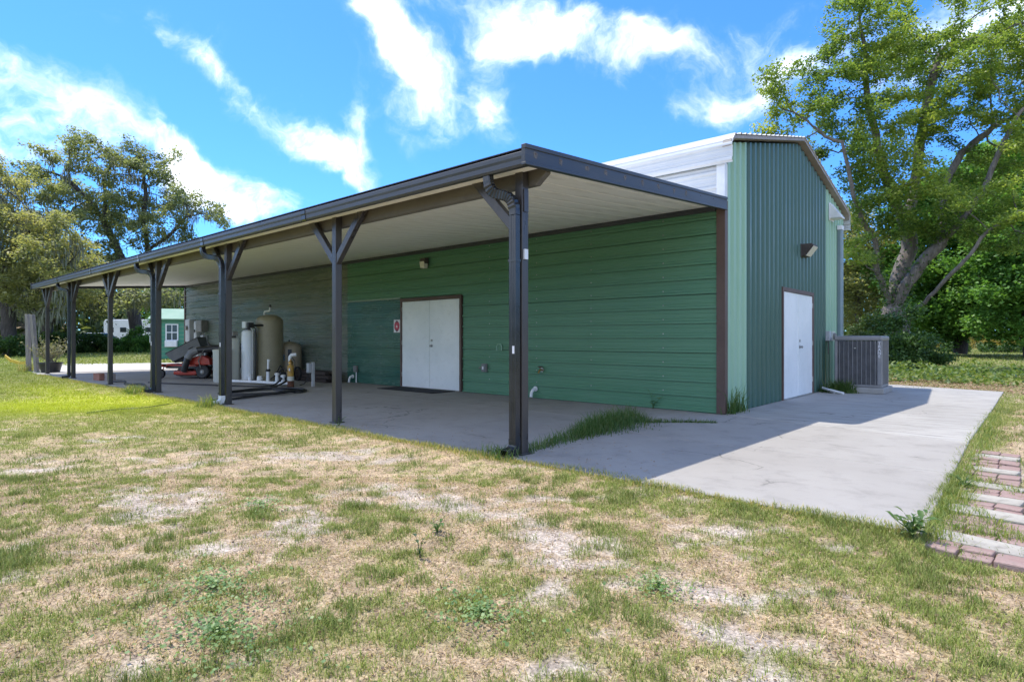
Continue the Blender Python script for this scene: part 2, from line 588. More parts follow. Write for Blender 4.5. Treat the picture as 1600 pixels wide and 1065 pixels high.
def concrete(name, a, b, streak=(1, 1, 1), dark=(.22, .215, .20), f3=.5, mott=.5):
    m = bpy.data.materials.new(name)
    m.use_nodes = True
    nt = m.node_tree
    N = NT(nt)
    bs = nt.nodes['Principled BSDF']
    g = N.n('ShaderNodeNewGeometry')
    pos = g.outputs['Position']
    sv = N.vm('MULTIPLY', pos, streak)
    col = N.mix(N.ramp(N.noise(pos, .55, 4, .6), .3, .7), a, b)
    col = N.mix(N.ramp(N.noise(sv, 3.2, 6, .7), .46, .72, 0, mott), col, tuple(t * .62 for t in a))
    col = N.mix(N.ramp(N.noise(pos, 1.7, 6, .72), .60, .74, 0, f3), col, dark)
    col = N.mix(N.ramp(N.noise(pos, 150, 3, .7), .5, .8, 0, .35), col, tuple(t * .55 for t in a))
    wp = N.n('ShaderNodeTexNoise')
    N.put(wp.inputs['Vector'], pos)
    wp.inputs['Scale'].default_value = 2.2
    wp.inputs['Detail'].default_value = 6
    vo = N.n('ShaderNodeTexVoronoi', feature='DISTANCE_TO_EDGE')
    vo.inputs['Scale'].default_value = .42
    N.put(vo.inputs['Vector'], N.vm('ADD', pos, N.vm('SCALE', wp.outputs['Color'], .55)))
    crack = N.m('MULTIPLY', N.ramp(vo.outputs['Distance'], .006, .001), N.ramp(N.noise(pos, .8, 3, .6), .50, .58))
    col = N.mix(N.m('MULTIPLY', crack, .55), col, (.07, .065, .055))
    drip = N.m('MULTIPLY', N.ramp(N.noise(pos, 26, 3, .6), .66, .72), N.ramp(N.noise(pos, 1.1, 3, .6), .45, .65))
    col = N.mix(N.m('MULTIPLY', drip, .45), col, (.10, .09, .075))
    N.put(bs.inputs['Base Color'], col)
    bs.inputs['Roughness'].default_value = .85
    bs.inputs['Specular IOR Level'].default_value = .3
    bp = N.n('ShaderNodeBump')
    bp.inputs['Strength'].default_value = .35
    bp.inputs['Distance'].default_value = .006
    N.put(bp.inputs['Height'], N.noise(sv, 60, 5, .7))
    N.put(bs.inputs['Normal'], bp.outputs[0])
    return m


M_CONC = concrete('patio_concrete', (.295, .275, .247), (.34, .32, .29), mott=.42, f3=.4)
M_PAD = concrete('brushed_pad_concrete', (.325, .308, .28), (.40, .38, .347), streak=(.45, 3.2, 1), mott=1.0, f3=.5)
M_DRIVE = concrete('driveway_concrete', (.50, .47, .42), (.56, .53, .48), mott=.3, f3=.3)
M_JOINT = mat('joint_fill', (.16, .14, .11), (.11, .10, .08), 8, rough=.95)

# ------------------------------------------------------------------ the ground: one sheet to the horizon
GZ = -0.055


def slab_mask(X, Y):
    """1 on concrete (with building), 0 on lawn"""
    m = (X > -21.3) & (X < 3.05) & (Y > -4.62) & (Y < 7.6)
    return m


def fields(X, Y):
    """dry / sand / green weights of the lawn at world X,Y"""
    big = fbm(X, Y, .45, 3, 3)
    mid = fbm(X, Y, 3.0, 9, 4)
    fin = fbm(X, Y, 11.0, 21, 3)
    dist = np.hypot(X - CAMX, Y - CAMY)
    green = .36 * mid + .48 * fin + .16 * big
    # greener to the left along the patio and on the far lawns, sandier in the middle
    left = sstep(-2.0, -8, X) * sstep(4, 0, Y)
    far = sstep(10, 25, dist)
    sandy = np.exp(-(((X - .3) / 2.6) ** 2 + ((Y + 6.0) / .9) ** 2))
    edge = np.exp(-((Y + 4.85) / .25) ** 2) * (X < 3.0) * (X > -20)
    rside = np.exp(-((X - 3.12) / .16) ** 2) * (Y > -5) * (Y < 7)
    gr = green + .006 + .05 * left + .10 * far - .05 * sandy + .03 * edge + .16 * rside
    yellow = np.exp(-(((X + 9.6 - .35 * (Y + 6)) / 1.6) ** 2 + ((Y + 6.0) / 1.5) ** 2)) * 1.1 + .6 * np.exp(-(((X + 13) / 3) ** 2 + ((Y + 5.6) / .7) ** 2)) + .18 * left
    litter = sstep(7.2, 8.0, Y) * sstep(12.5, 10.5, Y) * (X > -3) * sstep(9, 5, X)
    sand = sstep(.545, .68, fbm(X, Y, 1.5, 55, 5, .66) * .62 + .38 * fbm(X, Y, 5.5, 4, 4) + .05 * sandy - .06 * edge - .05 * left - .3 * far - .4 * rside)
    return gr, sand, np.clip(yellow, 0, 1), litter, far


def ground_colour(X, Y):
    gr, sand, yel, lit, far = fields(X, Y)
    dry = np.array([.44, .33, .215])
    soil = np.array([.50, .43, .37])
    grn = np.array([.235, .235, .075])
    w = .75 * sstep(.42, .60, gr)[:, None]
    c = dry * (1 - w) + grn * w
    c = c * (1 - .8 * sand[:, None]) + soil * .8 * sand[:, None]
    c = c * (1 - .8 * yel[:, None]) + np.array([.46, .50, .03]) * .8 * yel[:, None]
    c = c * (1 - .8 * lit[:, None]) + np.array([.33, .215, .135]) * .8 * lit[:, None]
    fg = np.array([.15, .175, .05]) * (1 - .45 * sand[:, None]) + np.array([.34, .28, .19]) * .45 * sand[:, None]
    c = c * (1 - .7 * far[:, None]) + fg * .7 * far[:, None]
    return c


def axis(segs):
    out = [segs[0][0]]
    for a, b, s in segs:
        n = max(1, int(round((b - a) / s)))
        out += list(a + (b - a) * (np.arange(n) + 1) / n)
    return np.array(out)


gx = axis([(-700, -200, 60), (-200, -60, 10), (-60, -26, 1.2), (-26, -12, .22), (-12, 8, .075), (8, 16, .5), (16, 60, 4), (60, 700, 60)])
gy = axis([(-400, -40, 40), (-40, -12, 3), (-12, -4.5, .065), (-4.5, 7.2, .45), (7.2, 20, .25), (20, 80, 2), (80, 900, 60)])
GX, GY = np.meshgrid(gx, gy)
X, Y = GX.ravel(), GY.ravel()
bumpz = (fbm(X, Y, .8, 77, 3) - .5) * .05 + (fbm(X, Y, 6, 5, 2) - .5) * .022
near_slab = sstep(-5.3, -4.7, Y) * sstep(3.16, 3.06, X) * sstep(8.6, 7.8, Y)
Zg = GZ + .036 * near_slab + bumpz * (1 - .8 * near_slab) * np.exp(-(np.hypot(X, Y) / 60) ** 2)
Zg = np.minimum(Zg, -.016)
Zg = np.where((X > 3.09) & (X < 3.62) & (Y > -4.95) & (Y < -1.0), np.minimum(Zg, -.058), Zg)
nxg, nyg = len(gx), len(gy)
ii = (np.arange(nyg - 1)[:, None] * nxg + np.arange(nxg - 1)[None, :]).ravel()
F = np.stack([ii, ii + 1, ii + 1 + nxg, ii + nxg], 1)
gm = rgb_attr_mat('lawn_soil', rough=.95, fine=.58)  # strong fine speckle also paints the dark gaps between blades
ground = obj('ground', mesh_np('ground', np.stack([X, Y, Zg], 1), F, gm, {'tone': ground_colour(X, Y)}, smooth=True))
tag(ground, 'sandy lawn ground with dry and green patches', 'ground', kind='structure')


def ground_z(X, Y):
    b = (fbm(X, Y, .8, 77, 3) - .5) * .05 + (fbm(X, Y, 6, 5, 2) - .5) * .022
    ns = sstep(-5.3, -4.7, Y) * sstep(3.16, 3.06, X) * sstep(8.6, 7.8, Y)
    return np.minimum(GZ + .036 * ns + b * (1 - .8 * ns), -.016)


# ------------------------------------------------------------------ concrete
patio = MB()
patio.prism([(-21.22, -4.56), (-.52, -4.56), (3.0, -4.56), (2.98, 7.55), (.05, 8.3), (.05, .4), (-21.22, .4)], -.2, -.012)
patio = tag(patio.build('patio', M_JOINT), 'concrete patio along the metal building', 'patio', kind='structure')


def slab(poly, m, z1=0.0, parent=patio, bevel=.008):
    o = MB().prism(poly, -.13, z1).build('concrete_slab', m, parent, bevel=bevel, seg=1)
    return o


jx = [-21.26, -17.5, -14.1, -10.7, -7.3, -3.9, -.55]
for a, b in zip(jx[:-1], jx[1:]):
    slab([(a + .004, -4.62), (b - .004, -4.62), (b - .004, -1.66), (a + .004, -1.66)], M_CONC)
    slab([(a + .004, -1.652), (b - .004, -1.652), (b - .004, -.002), (a + .004, -.002)], M_CONC)
slab([(-.54, -4.62), (3.06, -4.66), (3.03, -2.62), (-.54, -2.52)], M_CONC)
slab([(-.54, -2.512), (3.03, -2.612), (3.0, -.70), (.45, -.15), (.03, -.06), (-.54, -.03)], M_CONC)
slab([(.035, -.052), (.46, -.142), (2.995, -.692), (3.02, 3.4), (.035, 3.5)], M_PAD, .004)
slab([(.035, 3.508), (3.02, 3.408), (3.02, 7.64), (.035, 8.7)], M_PAD, .004)
drive = MB().prism([(-21.29, -4.55), (-24.6, -4.3), (-29.4, -2.1), (-27.0, 1.6), (-26, 9), (-21.29, 9)], -.1, -.008).build('driveway', M_DRIVE, bevel=.008, seg=1)
tag(drive, 'pale concrete drive beyond the far end of the canopy', 'driveway', kind='structure')

# brick and concrete stepping path at the right
path = MB()
path.prism([(3.12, -5.05), (3.62, -5.05), (3.64, -1.0), (3.02, -1.0)], -.12, -.062)
path = tag(path.build('garden_path', M_JOINT), 'stepping path of pink bricks and cream slabs beside the patio', 'path', kind='structure')
rng = random.Random(5)


def paver(name, cx, cy, w, h, m, rz=0.0, z=0.0):
    o = MB().box(-w / 2, w / 2, -h / 2, h / 2, -.05, 0).build(name, m, path, bevel=.008)
    o.location = (cx - .05, cy, -.030 + z * 1.4)
    o.rotation_euler = (rng.uniform(-.05, .05), rng.uniform(-.05, .05), rz)
    return o


yy = -4.86
k = 0
pattern = ['b', 'c', 'b', 'b', 'c', 'b', 'c', 'b', 'c', 'b', 'b', 'c', 'b', 'b', 'c', 'b']
for t in pattern:
    rz = -.12 + rng.uniform(-.05, .05)
    xc = 3.36 - .03 * (yy + 4.9) + rng.uniform(-.02, .02)
    if t == 'c':
        hgt = .20
        paver('slab', xc + .0, yy + hgt / 2, .47, hgt - .02, M_PAVERC, rz, rng.uniform(0, .012))
        yy += hgt + .02
    else:
        hgt = .225
        for q in (-1, 0, 1):
            for row in (0, 1):
                paver('brick', xc + q * .155, yy + .056 + row * .112 - q * .155 * .12, .148, .106, M_PAVER, rz + rng.uniform(-.03, .03), rng.uniform(-.006, .008))
        yy += hgt + rng.uniform(.01, .06)

# ------------------------------------------------------------------ the metal building
RP = .2286


PROFILES = {
    # offsets along the sheet and heights of one repeat: rib over a slot added to make its dark shade line, two low swages
    'wall': [(-.034, 0), (-.032, -.016), (-.020, -.016), (-.018, .024), (.014, .024), (.026, 0), (RP / 3 - .016, 0), (RP / 3 - .010, .006), (RP / 3 + .010, .006), (RP / 3 + .016, 0),
             (2 * RP / 3 - .016, 0), (2 * RP / 3 - .010, .006), (2 * RP / 3 + .010, .006), (2 * RP / 3 + .016, 0)],
    'gable': [(-.058, 0), (-.034, .034), (.034, .034), (.058, 0), (RP / 2 - .012, 0), (RP / 2 - .006, .005), (RP / 2 + .006, .005), (RP / 2 + .012, 0)],
    'roof': [(-.036, 0), (-.016, .026), (.016, .026), (.036, 0), (RP / 3 - .016, 0), (RP / 3 - .008, .005), (RP / 3 + .008, .005), (RP / 3 + .016, 0),
             (2 * RP / 3 - .016, 0), (2 * RP / 3 - .008, .005), (2 * RP / 3 + .008, .005), (2 * RP / 3 + .016, 0)]}


def rib_breaks(s0, s1, phase=0.0, kind='wall'):
    pts = []
    k0, k1 = int(math.floor((s0 - phase) / RP)) - 1, int(math.ceil((s1 - phase) / RP)) + 1
    for k in range(k0, k1 + 1):
        pts += [(phase + k * RP + ds, hh) for ds, hh in PROFILES[kind]]
    xs = np.array([p[0] for p in pts])
    hs = np.array([p[1] for p in pts])
    sel = [(s, v) for s, v in pts if s0 < s < s1]
    return [(s0, float(np.interp(s0, xs, hs)))] + sel + [(s1, float(np.interp(s1, xs, hs)))]


def sheet(s0, s1, l0, l1, frame, phase=0.0, back=.012, kind='wall'):
    """ribbed sheet; frame(s, l, h) -> world; l0,l1 numbers or functions of s. Closed at the edges by a thin return."""
    mb = MB()
    br = rib_breaks(s0, s1, phase, kind)
    f0 = l0 if callable(l0) else (lambda s: l0)
    f1 = l1 if callable(l1) else (lambda s: l1)
    vs = []
    for s, h in br:
        vs += [frame(s, f0(s), h), frame(s, f1(s), h)]
    n = len(br)
    fs = [(2 * i, 2 * i + 1, 2 * i + 3, 2 * i + 2) for i in range(n - 1)]
    # returns along the two long edges, so the sheet has an edge that can be seen
    for e in (0, n - 1):
        s, h = br[e]
        vs += [frame(s, f0(s), h - back), frame(s, f1(s), h - back)]
        k = len(vs)
        fs.append((2 * e, 2 * e + 1, k - 1, k - 2))
    return mb.add(vs, fs)


XL, YW = -21.1, 7.3
YC = YW / 2


def roof_z(y, off=0.0):
    t = abs(y - YC)
    return 5.04 - .236 * t + off


bld = thing('metal_building', 'long green ribbed metal building with white doors and a white roof', 'building')
MB().prism([(0.03, -.1), (YW - .03, -.1), (YW - .03, 4.12), (YC, 4.96), (0.03, 4.12)], XL + .03, -.005, 'yz').build('wall', M_GREEN, bld)


def front(s, l, h):
    return (l, -.012 - h, s)


rows = [0, .9144, 1.8288, 2.7432, 3.24]


def siding(x0, x1, z0, z1, m, gap=.0):
    for a, b in zip(rows[:-1], rows[1:]):
        lo, hi = max(a, z0), min(b, z1)
        if hi - lo > .03:
            sheet(lo + .001, hi + .006, x0, x1, front, .03).build('siding_panel', m, bld)


siding(-5.68, -2.45, 0, 3.24, M_GREEN)
siding(-2.447, -.10, 0, 3.24, M_GREEN)
siding(-10.05, -7.75, 2.1, 3.24, M_GREEN)
siding(-7.747, -5.683, 2.1, 3.24, M_GREEN)
siding(-10.05, -7.80, 0, 2.085, M_GREEN_INFILL)
siding(-13.9, -10.053, 0, 3.24, M_GREEN_GREY)
siding(-17.6, -13.903, 0, 3.24, M_GREEN_GREY)
siding(XL, -17.603, 0, 3.24, M_GREEN_GREY)
MB().box(-10.05, -7.79, -.055, -.012, 2.085, 2.115).build('infill_trim', mat('pale_green_trim', (.30, .36, .30), (.22, .28, .23), 5, rough=.5), bld)
# screws
sb = MB()
for xx in (-1.0, -2.4, -3.65, -4.9, -8.6, -9.9, -11.3, -12.7, -14.0, -16.5, -19.0):
    for kz in range(1, 14):
        z = .03 + kz * RP + .05
        if z < 3.1 and not (-7.8 < xx < -5.7):
            sb.box(xx - .009, xx + .009, -.0195, -.012, z - .009, z + .009)
o = sb.build('screws', M_STEEL, bld)
o['kind'] = 'stuff'
# white upper wall above the canopy, in sheets
for a, b in ((-21.1, -16.2), (-16.2, -11.0), (-11.0, -5.6), (-5.6, -.09)):
    sheet(3.25, 3.79, a + .001, b - .001, front, .03, kind='roof').build('upper_panel', M_WHITE_METAL, bld)
MB().prism([(-.10, -.042), (.03, -.042), (.03, .07), (.022, .07), (.022, -.034), (-.10, -.034)], 3.24, 3.80).build('corner_trim', M_WHITE_TRIM, bld)
MB().prism([(-.10, -.046), (.034, -.046), (.034, .075), (.022, .075), (.022, -.030), (-.10, -.030)], 0.005, 3.235).build('corner_trim', M_BROWN, bld)
MB().box(XL - .03, XL + .05, -.05, .05, .0, 3.24).build('corner_trim', M_BROWN, bld)


# gable wall: upright sheets
def gable(s, l, h):
    return (.006 + h, s, l)


def top(s):
    return roof_z(s, -.06) if abs(s - YC) < 3.5 else roof_z(s, -.06) - 0.02


DY0, DY1, DZ = 2.60, 4.62, 2.10
for a, b, z0, m in ((.06, .83, 0, M_GABLE_LIGHT), (.83, 1.744, 0, M_GABLE_DARK), (1.744, DY0 - .02, 0, M_GABLE_DARK), (DY0 - .02, 3.61, DZ, M_GABLE_DARK),
                    (3.61, DY1 + .02, DZ, M_GABLE_DARK), (DY1 + .02, 5.66, 0, M_GABLE_DARK), (5.66, 6.57, 0, M_GABLE_LIGHT), (6.57, YW, 0, M_GABLE_LIGHT)):
    sheet(a + .001, b + .006 if b < DY0 - .1 or b > DY1 else b, z0 + .004, top, gable, .10, kind='gable').build('gable_panel', m, bld)
for k in range(8):
    a, b = k * YW / 8, (k + 1) * YW / 8
    sheet(a + .001, b + .004, .0, top, lambda s, l, h: (XL - .0 - h, s, l), .1, kind='gable').build('gable_panel', M_GREEN_GREY, bld)

# roof sheets bent over the eaves, ribs along the building
prof = [(-.075, 3.78), (-.075, 4.06), (-.045, 4.15), (.03, 4.215), (.14, 4.25), (YC, 5.08), (2 * YC - .14, 4.25), (2 * YC - .03, 4.215), (2 * YC + .045, 4.15), (2 * YC + .075, 4.06),
        (2 * YC + .075, 3.78)]
PL = [0.0]
for (a, b), (c, d) in zip(prof[:-1], prof[1:]):
    PL.append(PL[-1] + math.hypot(c - a, d - b))


def roof_frame(s, l, h):
    s = min(max(s, 0), PL[-1])
    i = min(max(int(np.searchsorted(PL, s) - 1), 0), len(PL) - 2)
    t = (s - PL[i]) / (PL[i + 1] - PL[i])
    (a, b), (c, d) = prof[i], prof[i + 1]
    L = math.hypot(c - a, d - b)
    nx, nz = -(d - b) / L, (c - a) / L
    return (l, a + (c - a) * t + nx * h, b + (d - b) * t + nz * h)


def roof_sheet(s0, s1, l0, l1):
    br = rib_breaks(s0, s1, .05, 'roof')
    br = sorted(set(br + [(p, float(np.interp(p, [q[0] for q in br], [q[1] for q in br]))) for p in PL if s0 < p < s1]))
    mb = MB()
    vs, n = [], len(br)
    for s, h in br:
        vs += [roof_frame(s, l0, h), roof_frame(s, l1, h)]
    return mb.add(vs, [(2 * i, 2 * i + 1, 2 * i + 3, 2 * i + 2) for i in range(n - 1)])


cuts = [0.0, .56] + [.56 + (PL[-1] - 1.12) * (i + 1) / 8 for i in range(8)] + [PL[-1]]
for a, b in zip(cuts[:-1], cuts[1:]):
    for l0, l1 in ((XL - .15, -10.4), (-10.403, .16)):
        roof_sheet(a, b + (.004 if b < PL[-1] else 0), l0, l1).build('roof_panel', M_WHITE_METAL, bld)
# taupe strip painting the shaded roof underside along the gable edge
pts = []
for (a, b), nxt in zip(prof, prof[1:] + [None]):
    pts.append((a, b))
gt = MB()
for (a, b), (c, d) in zip(prof[1:-1], prof[2:-1] + [prof[-2]]):
    if (a, b) != (c, d):
        gt.bar((.075, a, b - .035), (.075, c, d - .035), .13, .05, (0, 0, 1))
gt.build('overhang_shade', mat('taupe_overhang_shade', (.26, .22, .19), (.31, .27, .235), 3, rough=.5), bld)


def double_door(parent, frame_pts, mk, w, h, handing):
    """mk(u, v, d): u across, v up, d outward"""
    fr = MB()

    def b(u0, u1, v0, v1, d0, d1, mb):
        vs = [mk(u, v, d) for d in (d0, d1) for v in (v0, v1) for u in (u0, u1)]
        mb.add(vs, [(0, 2, 3, 1), (4, 5, 7, 6), (0, 1, 5, 4), (1, 3, 7, 5), (3, 2, 6, 7), (2, 0, 4, 6)])
    fw = .055
    b(0, fw, 0, h, -.01, .05, fr)
    b(w - fw, w, 0, h, -.01, .05, fr)
    b(fw, w - fw, h - .075, h, -.01, .05, fr)
    d = fr.build('double_door', M_BROWN, parent, bevel=.004)
    mid = w / 2
    for u0, u1 in ((fw + .004, mid - .005), (mid + .005, w - fw - .004)):
        lf = MB()
        b(u0, u1, .02, h - .08, .0, .028, lf)
        lf.build('door_leaf', M_DOOR, d, bevel=.004)
    for u0 in (fw - .004, w - fw - .012):
        for vv in (.25, 1.0, 1.78):
            hg = MB()
            b(u0, u0 + .016, vv, vv + .10, .028, .044, hg)
            hg.build('hinge', M_STEEL, d, bevel=.003, seg=1)
    th = MB()
    b(fw, w - fw, .0, .018, -.02, .075, th)
    th.build('threshold', M_STEEL, d, bevel=.004, seg=1)
    sl = MB()
    b(mid - .03, mid + .004, .03, h - .09, .028, .034, sl)
    sl.build('astragal', M_DOOR, d)
    kn = MB()
    c = Vector(mk(mid + .075 * handing, .98, .03))
    e = Vector(mk(mid + .075 * handing, .98, .085))
    ax = (e - c).normalized()
    kn.tube([c, c + ax * .008, c + ax * .009, c + ax * .03, c + ax * .034, c + ax * .05, c + ax * .06], [.032, .032, .012, .012, .026, .028, .016], 14)
    kn.build('knob', M_STEEL, d, smooth=True)
    dc = Vector(mk(mid + .075 * handing, 1.10, .028))
    MB().tube([dc, dc + ax * .012], .026, 14).build('deadbolt', M_STEEL, d, smooth=True)
    return d


double_door(bld, None, lambda u, v, d: (-7.79 + u, -.012 - d, v), 2.09, 2.085, 1)
double_door(bld, None, lambda u, v, d: (.012 + d, DY0 + u, v), DY1 - DY0, DZ, 1)

# ------------------------------------------------------------------ the canopy
CZ0, CSL = 3.17, .073


def cz(y):
    return CZ0 + CSL * y


can = thing('patio_canopy', 'long lean-to canopy with charcoal gutter and bronze posts along the green wall', 'canopy')
XE = -20.95
npan = 69
pw = (0.0 - XE) / npan
mb = MB()
Y0, Y1 = -4.66, -.06
sec = [(.008, 0), (pw - .008, 0), (pw - .003, .014), (pw, .014), (pw, .075), (0, .075), (0, .014), (.003, .014)]
vs = []
for y in (Y0, Y1):
    vs += [(u, y, cz(y) + v) for u, v in sec]
n = len(sec)
mb.add(vs, [tuple(range(n)), tuple(range(2 * n - 1, n - 1, -1))] + [(i, (i + 1) % n, n + (i + 1) % n, n + i) for i in range(n)])
pm = mb.mesh('ceiling_panel', M_CEIL)
for k in range(npan):
    o = obj('ceiling_panel', pm, can)
    o.location = (XE + k * pw, 0, rng.uniform(-.0012, .0012))
# front gutter: stepped face, hollow, in three lengths
gsec = [(-4.60, 2.765), (-4.705, 2.745), (-4.72, 2.765), (-4.72, 2.81), (-4.728, 2.835), (-4.728, 2.875), (-4.712, 2.885), (-4.70, 2.87), (-4.70, 2.775), (-4.615, 2.785), (-4.615, 2.915), (-4.60, 2.915)]
for a, b in ((XE - .03, -14.2), (-14.197, -7.3), (-7.297, .02)):
    MB().prism(gsec, a, b, 'yz').build('gutter', M_CHAR, can)
for x in (-3.9, -7.3, -10.6, -14.2, -17.6):
    MB().prism([(-4.735, 2.832), (-4.735, 2.878), (-4.729, 2.878), (-4.729, 2.834), (-4.7215, 2.808), (-4.7215, 2.764), (-4.706, 2.744), (-4.706, 2.740), (-4.728, 2.760), (-4.728, 2.812)], x - .05, x + .05, 'yz').build('gutter_joint', M_BLACK_SPOUT, can)
MB().prism([(-4.60, 2.83), (-4.60, 2.935), (-4.69, 2.925), (-4.69, 2.918), (-4.61, 2.926), (-4.61, 2.83)], XE - .03, .03, 'yz').build('drip_edge', M_CHAR, can)
# side fascias
for x0, x1, nm in ((0.003, .048, 1), (XE - .05, XE - .003, 0)):
    f = MB()
    ya, yb = -4.74, -.005
    zz = [(-.085, .045), (-.06, .05)]
    vs = [(x, y, cz(y) + z) for x in (x0, x1) for y, z in ((ya, -.075), (yb, -.075), (yb, .105), (ya, .105))]
    f.add(vs, [(0, 1, 2, 3), (7, 6, 5, 4), (0, 4, 5, 1), (1, 5, 6, 2), (2, 6, 7, 3), (3, 7, 4, 0)])
    # raised lips along the top and bottom edge
    for za, zb in ((.07, .112), (-.082, -.055)):
        xa, xb = (x0, x1 + .012) if nm else (x0 - .012, x1)
        vs = [(x, y, cz(y) + z) for x in (xa, xb) for y, z in ((ya - .004, za), (yb + .002, za), (yb + .002, zb), (ya - .004, zb))]
        f.add(vs, [(0, 1, 2, 3), (7, 6, 5, 4), (0, 4, 5, 1), (1, 5, 6, 2), (2, 6, 7, 3), (3, 7, 4, 0)])
    fo = f.build('side_fascia', M_CHAR, can, bevel=.004, seg=1)
    if nm:
        for q in range(11):
            y = -4.55 + q * .40 + rng.uniform(-.05, .05)
            zc = cz(y) + .035
            s = MB().box(x1 - .001, x1 + .004, y - .005, y + .005, zc - .005, zc + .005).build('screw', M_RUST, fo)
            if q < 9:
                m2 = MB()
                ring = [(y + math.cos(t) * (.028 + rng.uniform(-.008, .016)), zc - .012 + math.sin(t) * (.026 + rng.uniform(-.006, .02) * (1 if t < PI else 1.8))) for t in np.linspace(0, 2 * PI, 15)[:-1]]
                m2.prism(ring, x1, x1 + .0015, 'yz').build('rust_stain', M_STAIN, fo)
# wall flashing where the ceiling meets the wall
MB().box(XE, -.11, -.075, -.035, 3.085, 3.16).build('wall_flashing', M_CHAR, can)
# pale board added low behind the gutter to show as lit ceiling
MB().box(XE, -.02, -4.595, -4.42, 2.79, 2.812).build('added_pale_strip', M_CEIL, can)
# beam along the posts, mitred ends
BY0, BY1, BZ0, BZ1 = -4.345, -4.265, 2.665, 2.845
for a, b in ((XE + .05, -13.85), (-13.847, -6.98), (-6.977, -.02)):
    poly = [(a, BZ0), (b, BZ0), (b, BZ1), (a, BZ1)]
    if b > -1:
        poly = [(a, BZ0), (b - .13, BZ0), (b, BZ0 + .10), (b, BZ1), (a, BZ1)]
    MB().prism(poly, BY0, BY1, 'xz').build('beam', M_BEAM, can, bevel=.004, seg=1)
# posts with knee braces
PX = [-.285, -3.60, -7.02, -10.43, -13.79, -17.30, -20.49]
PW = .096


def make_post():
    r = MB().box(-PW / 2, PW / 2, -.048, .048, 0, 2.835).build('post', M_POST, can, bevel=.006)
    bp = MB().box(-.075, .075, -.075, .075, 0, .012)
    bp.build('base_plate', M_POST, r, bevel=.003, seg=1)
    return r


def brace(p, sx):
    m = MB()
    # parallelogram bar from the post up to the beam
    z0, z1, x0, x1 = 2.17, 2.84, .04, .44
    w = .10
    poly = [(sx * x0, z0), (sx * x0, z0 + w * 1.25), (sx * (x1 - .03), z1), (sx * (x1 + .035), z1 - .0)]
    poly = [(sx * .046, 2.15), (sx * .046, 2.29), (sx * .58, 2.838), (sx * .715, 2.838)]
    return m.prism(poly, -.040, .034, 'xz').build('brace', M_POST, p, bevel=.004, seg=1)


p0 = make_post()
p0.location = (PX[0], -4.396, 0)
pm2 = p0.data
for i, x in enumerate(PX):
    if i == 0:
        p = p0
    else:
        p = copy_tree(p0, can)
        p.location = (x, -4.396, 0)
for p in [c for c in can.children if c.name.split('.')[0] == 'post']:
    first = abs(p.location.x - PX[0]) < .01
    brace(p, -1)
    if not first:
        brace(p, 1)
# small plates and tags fixed to the first two posts
MB().box(PW / 2 + .001, PW / 2 + .012, -.03, .035, 2.40, 2.62).build('bracket', M_POST, p0)
MB().box(PW / 2 + .001, PW / 2 + .02, -.03, .02, 1.93, 2.03).build('tag', M_WHITE_TRIM, p0)


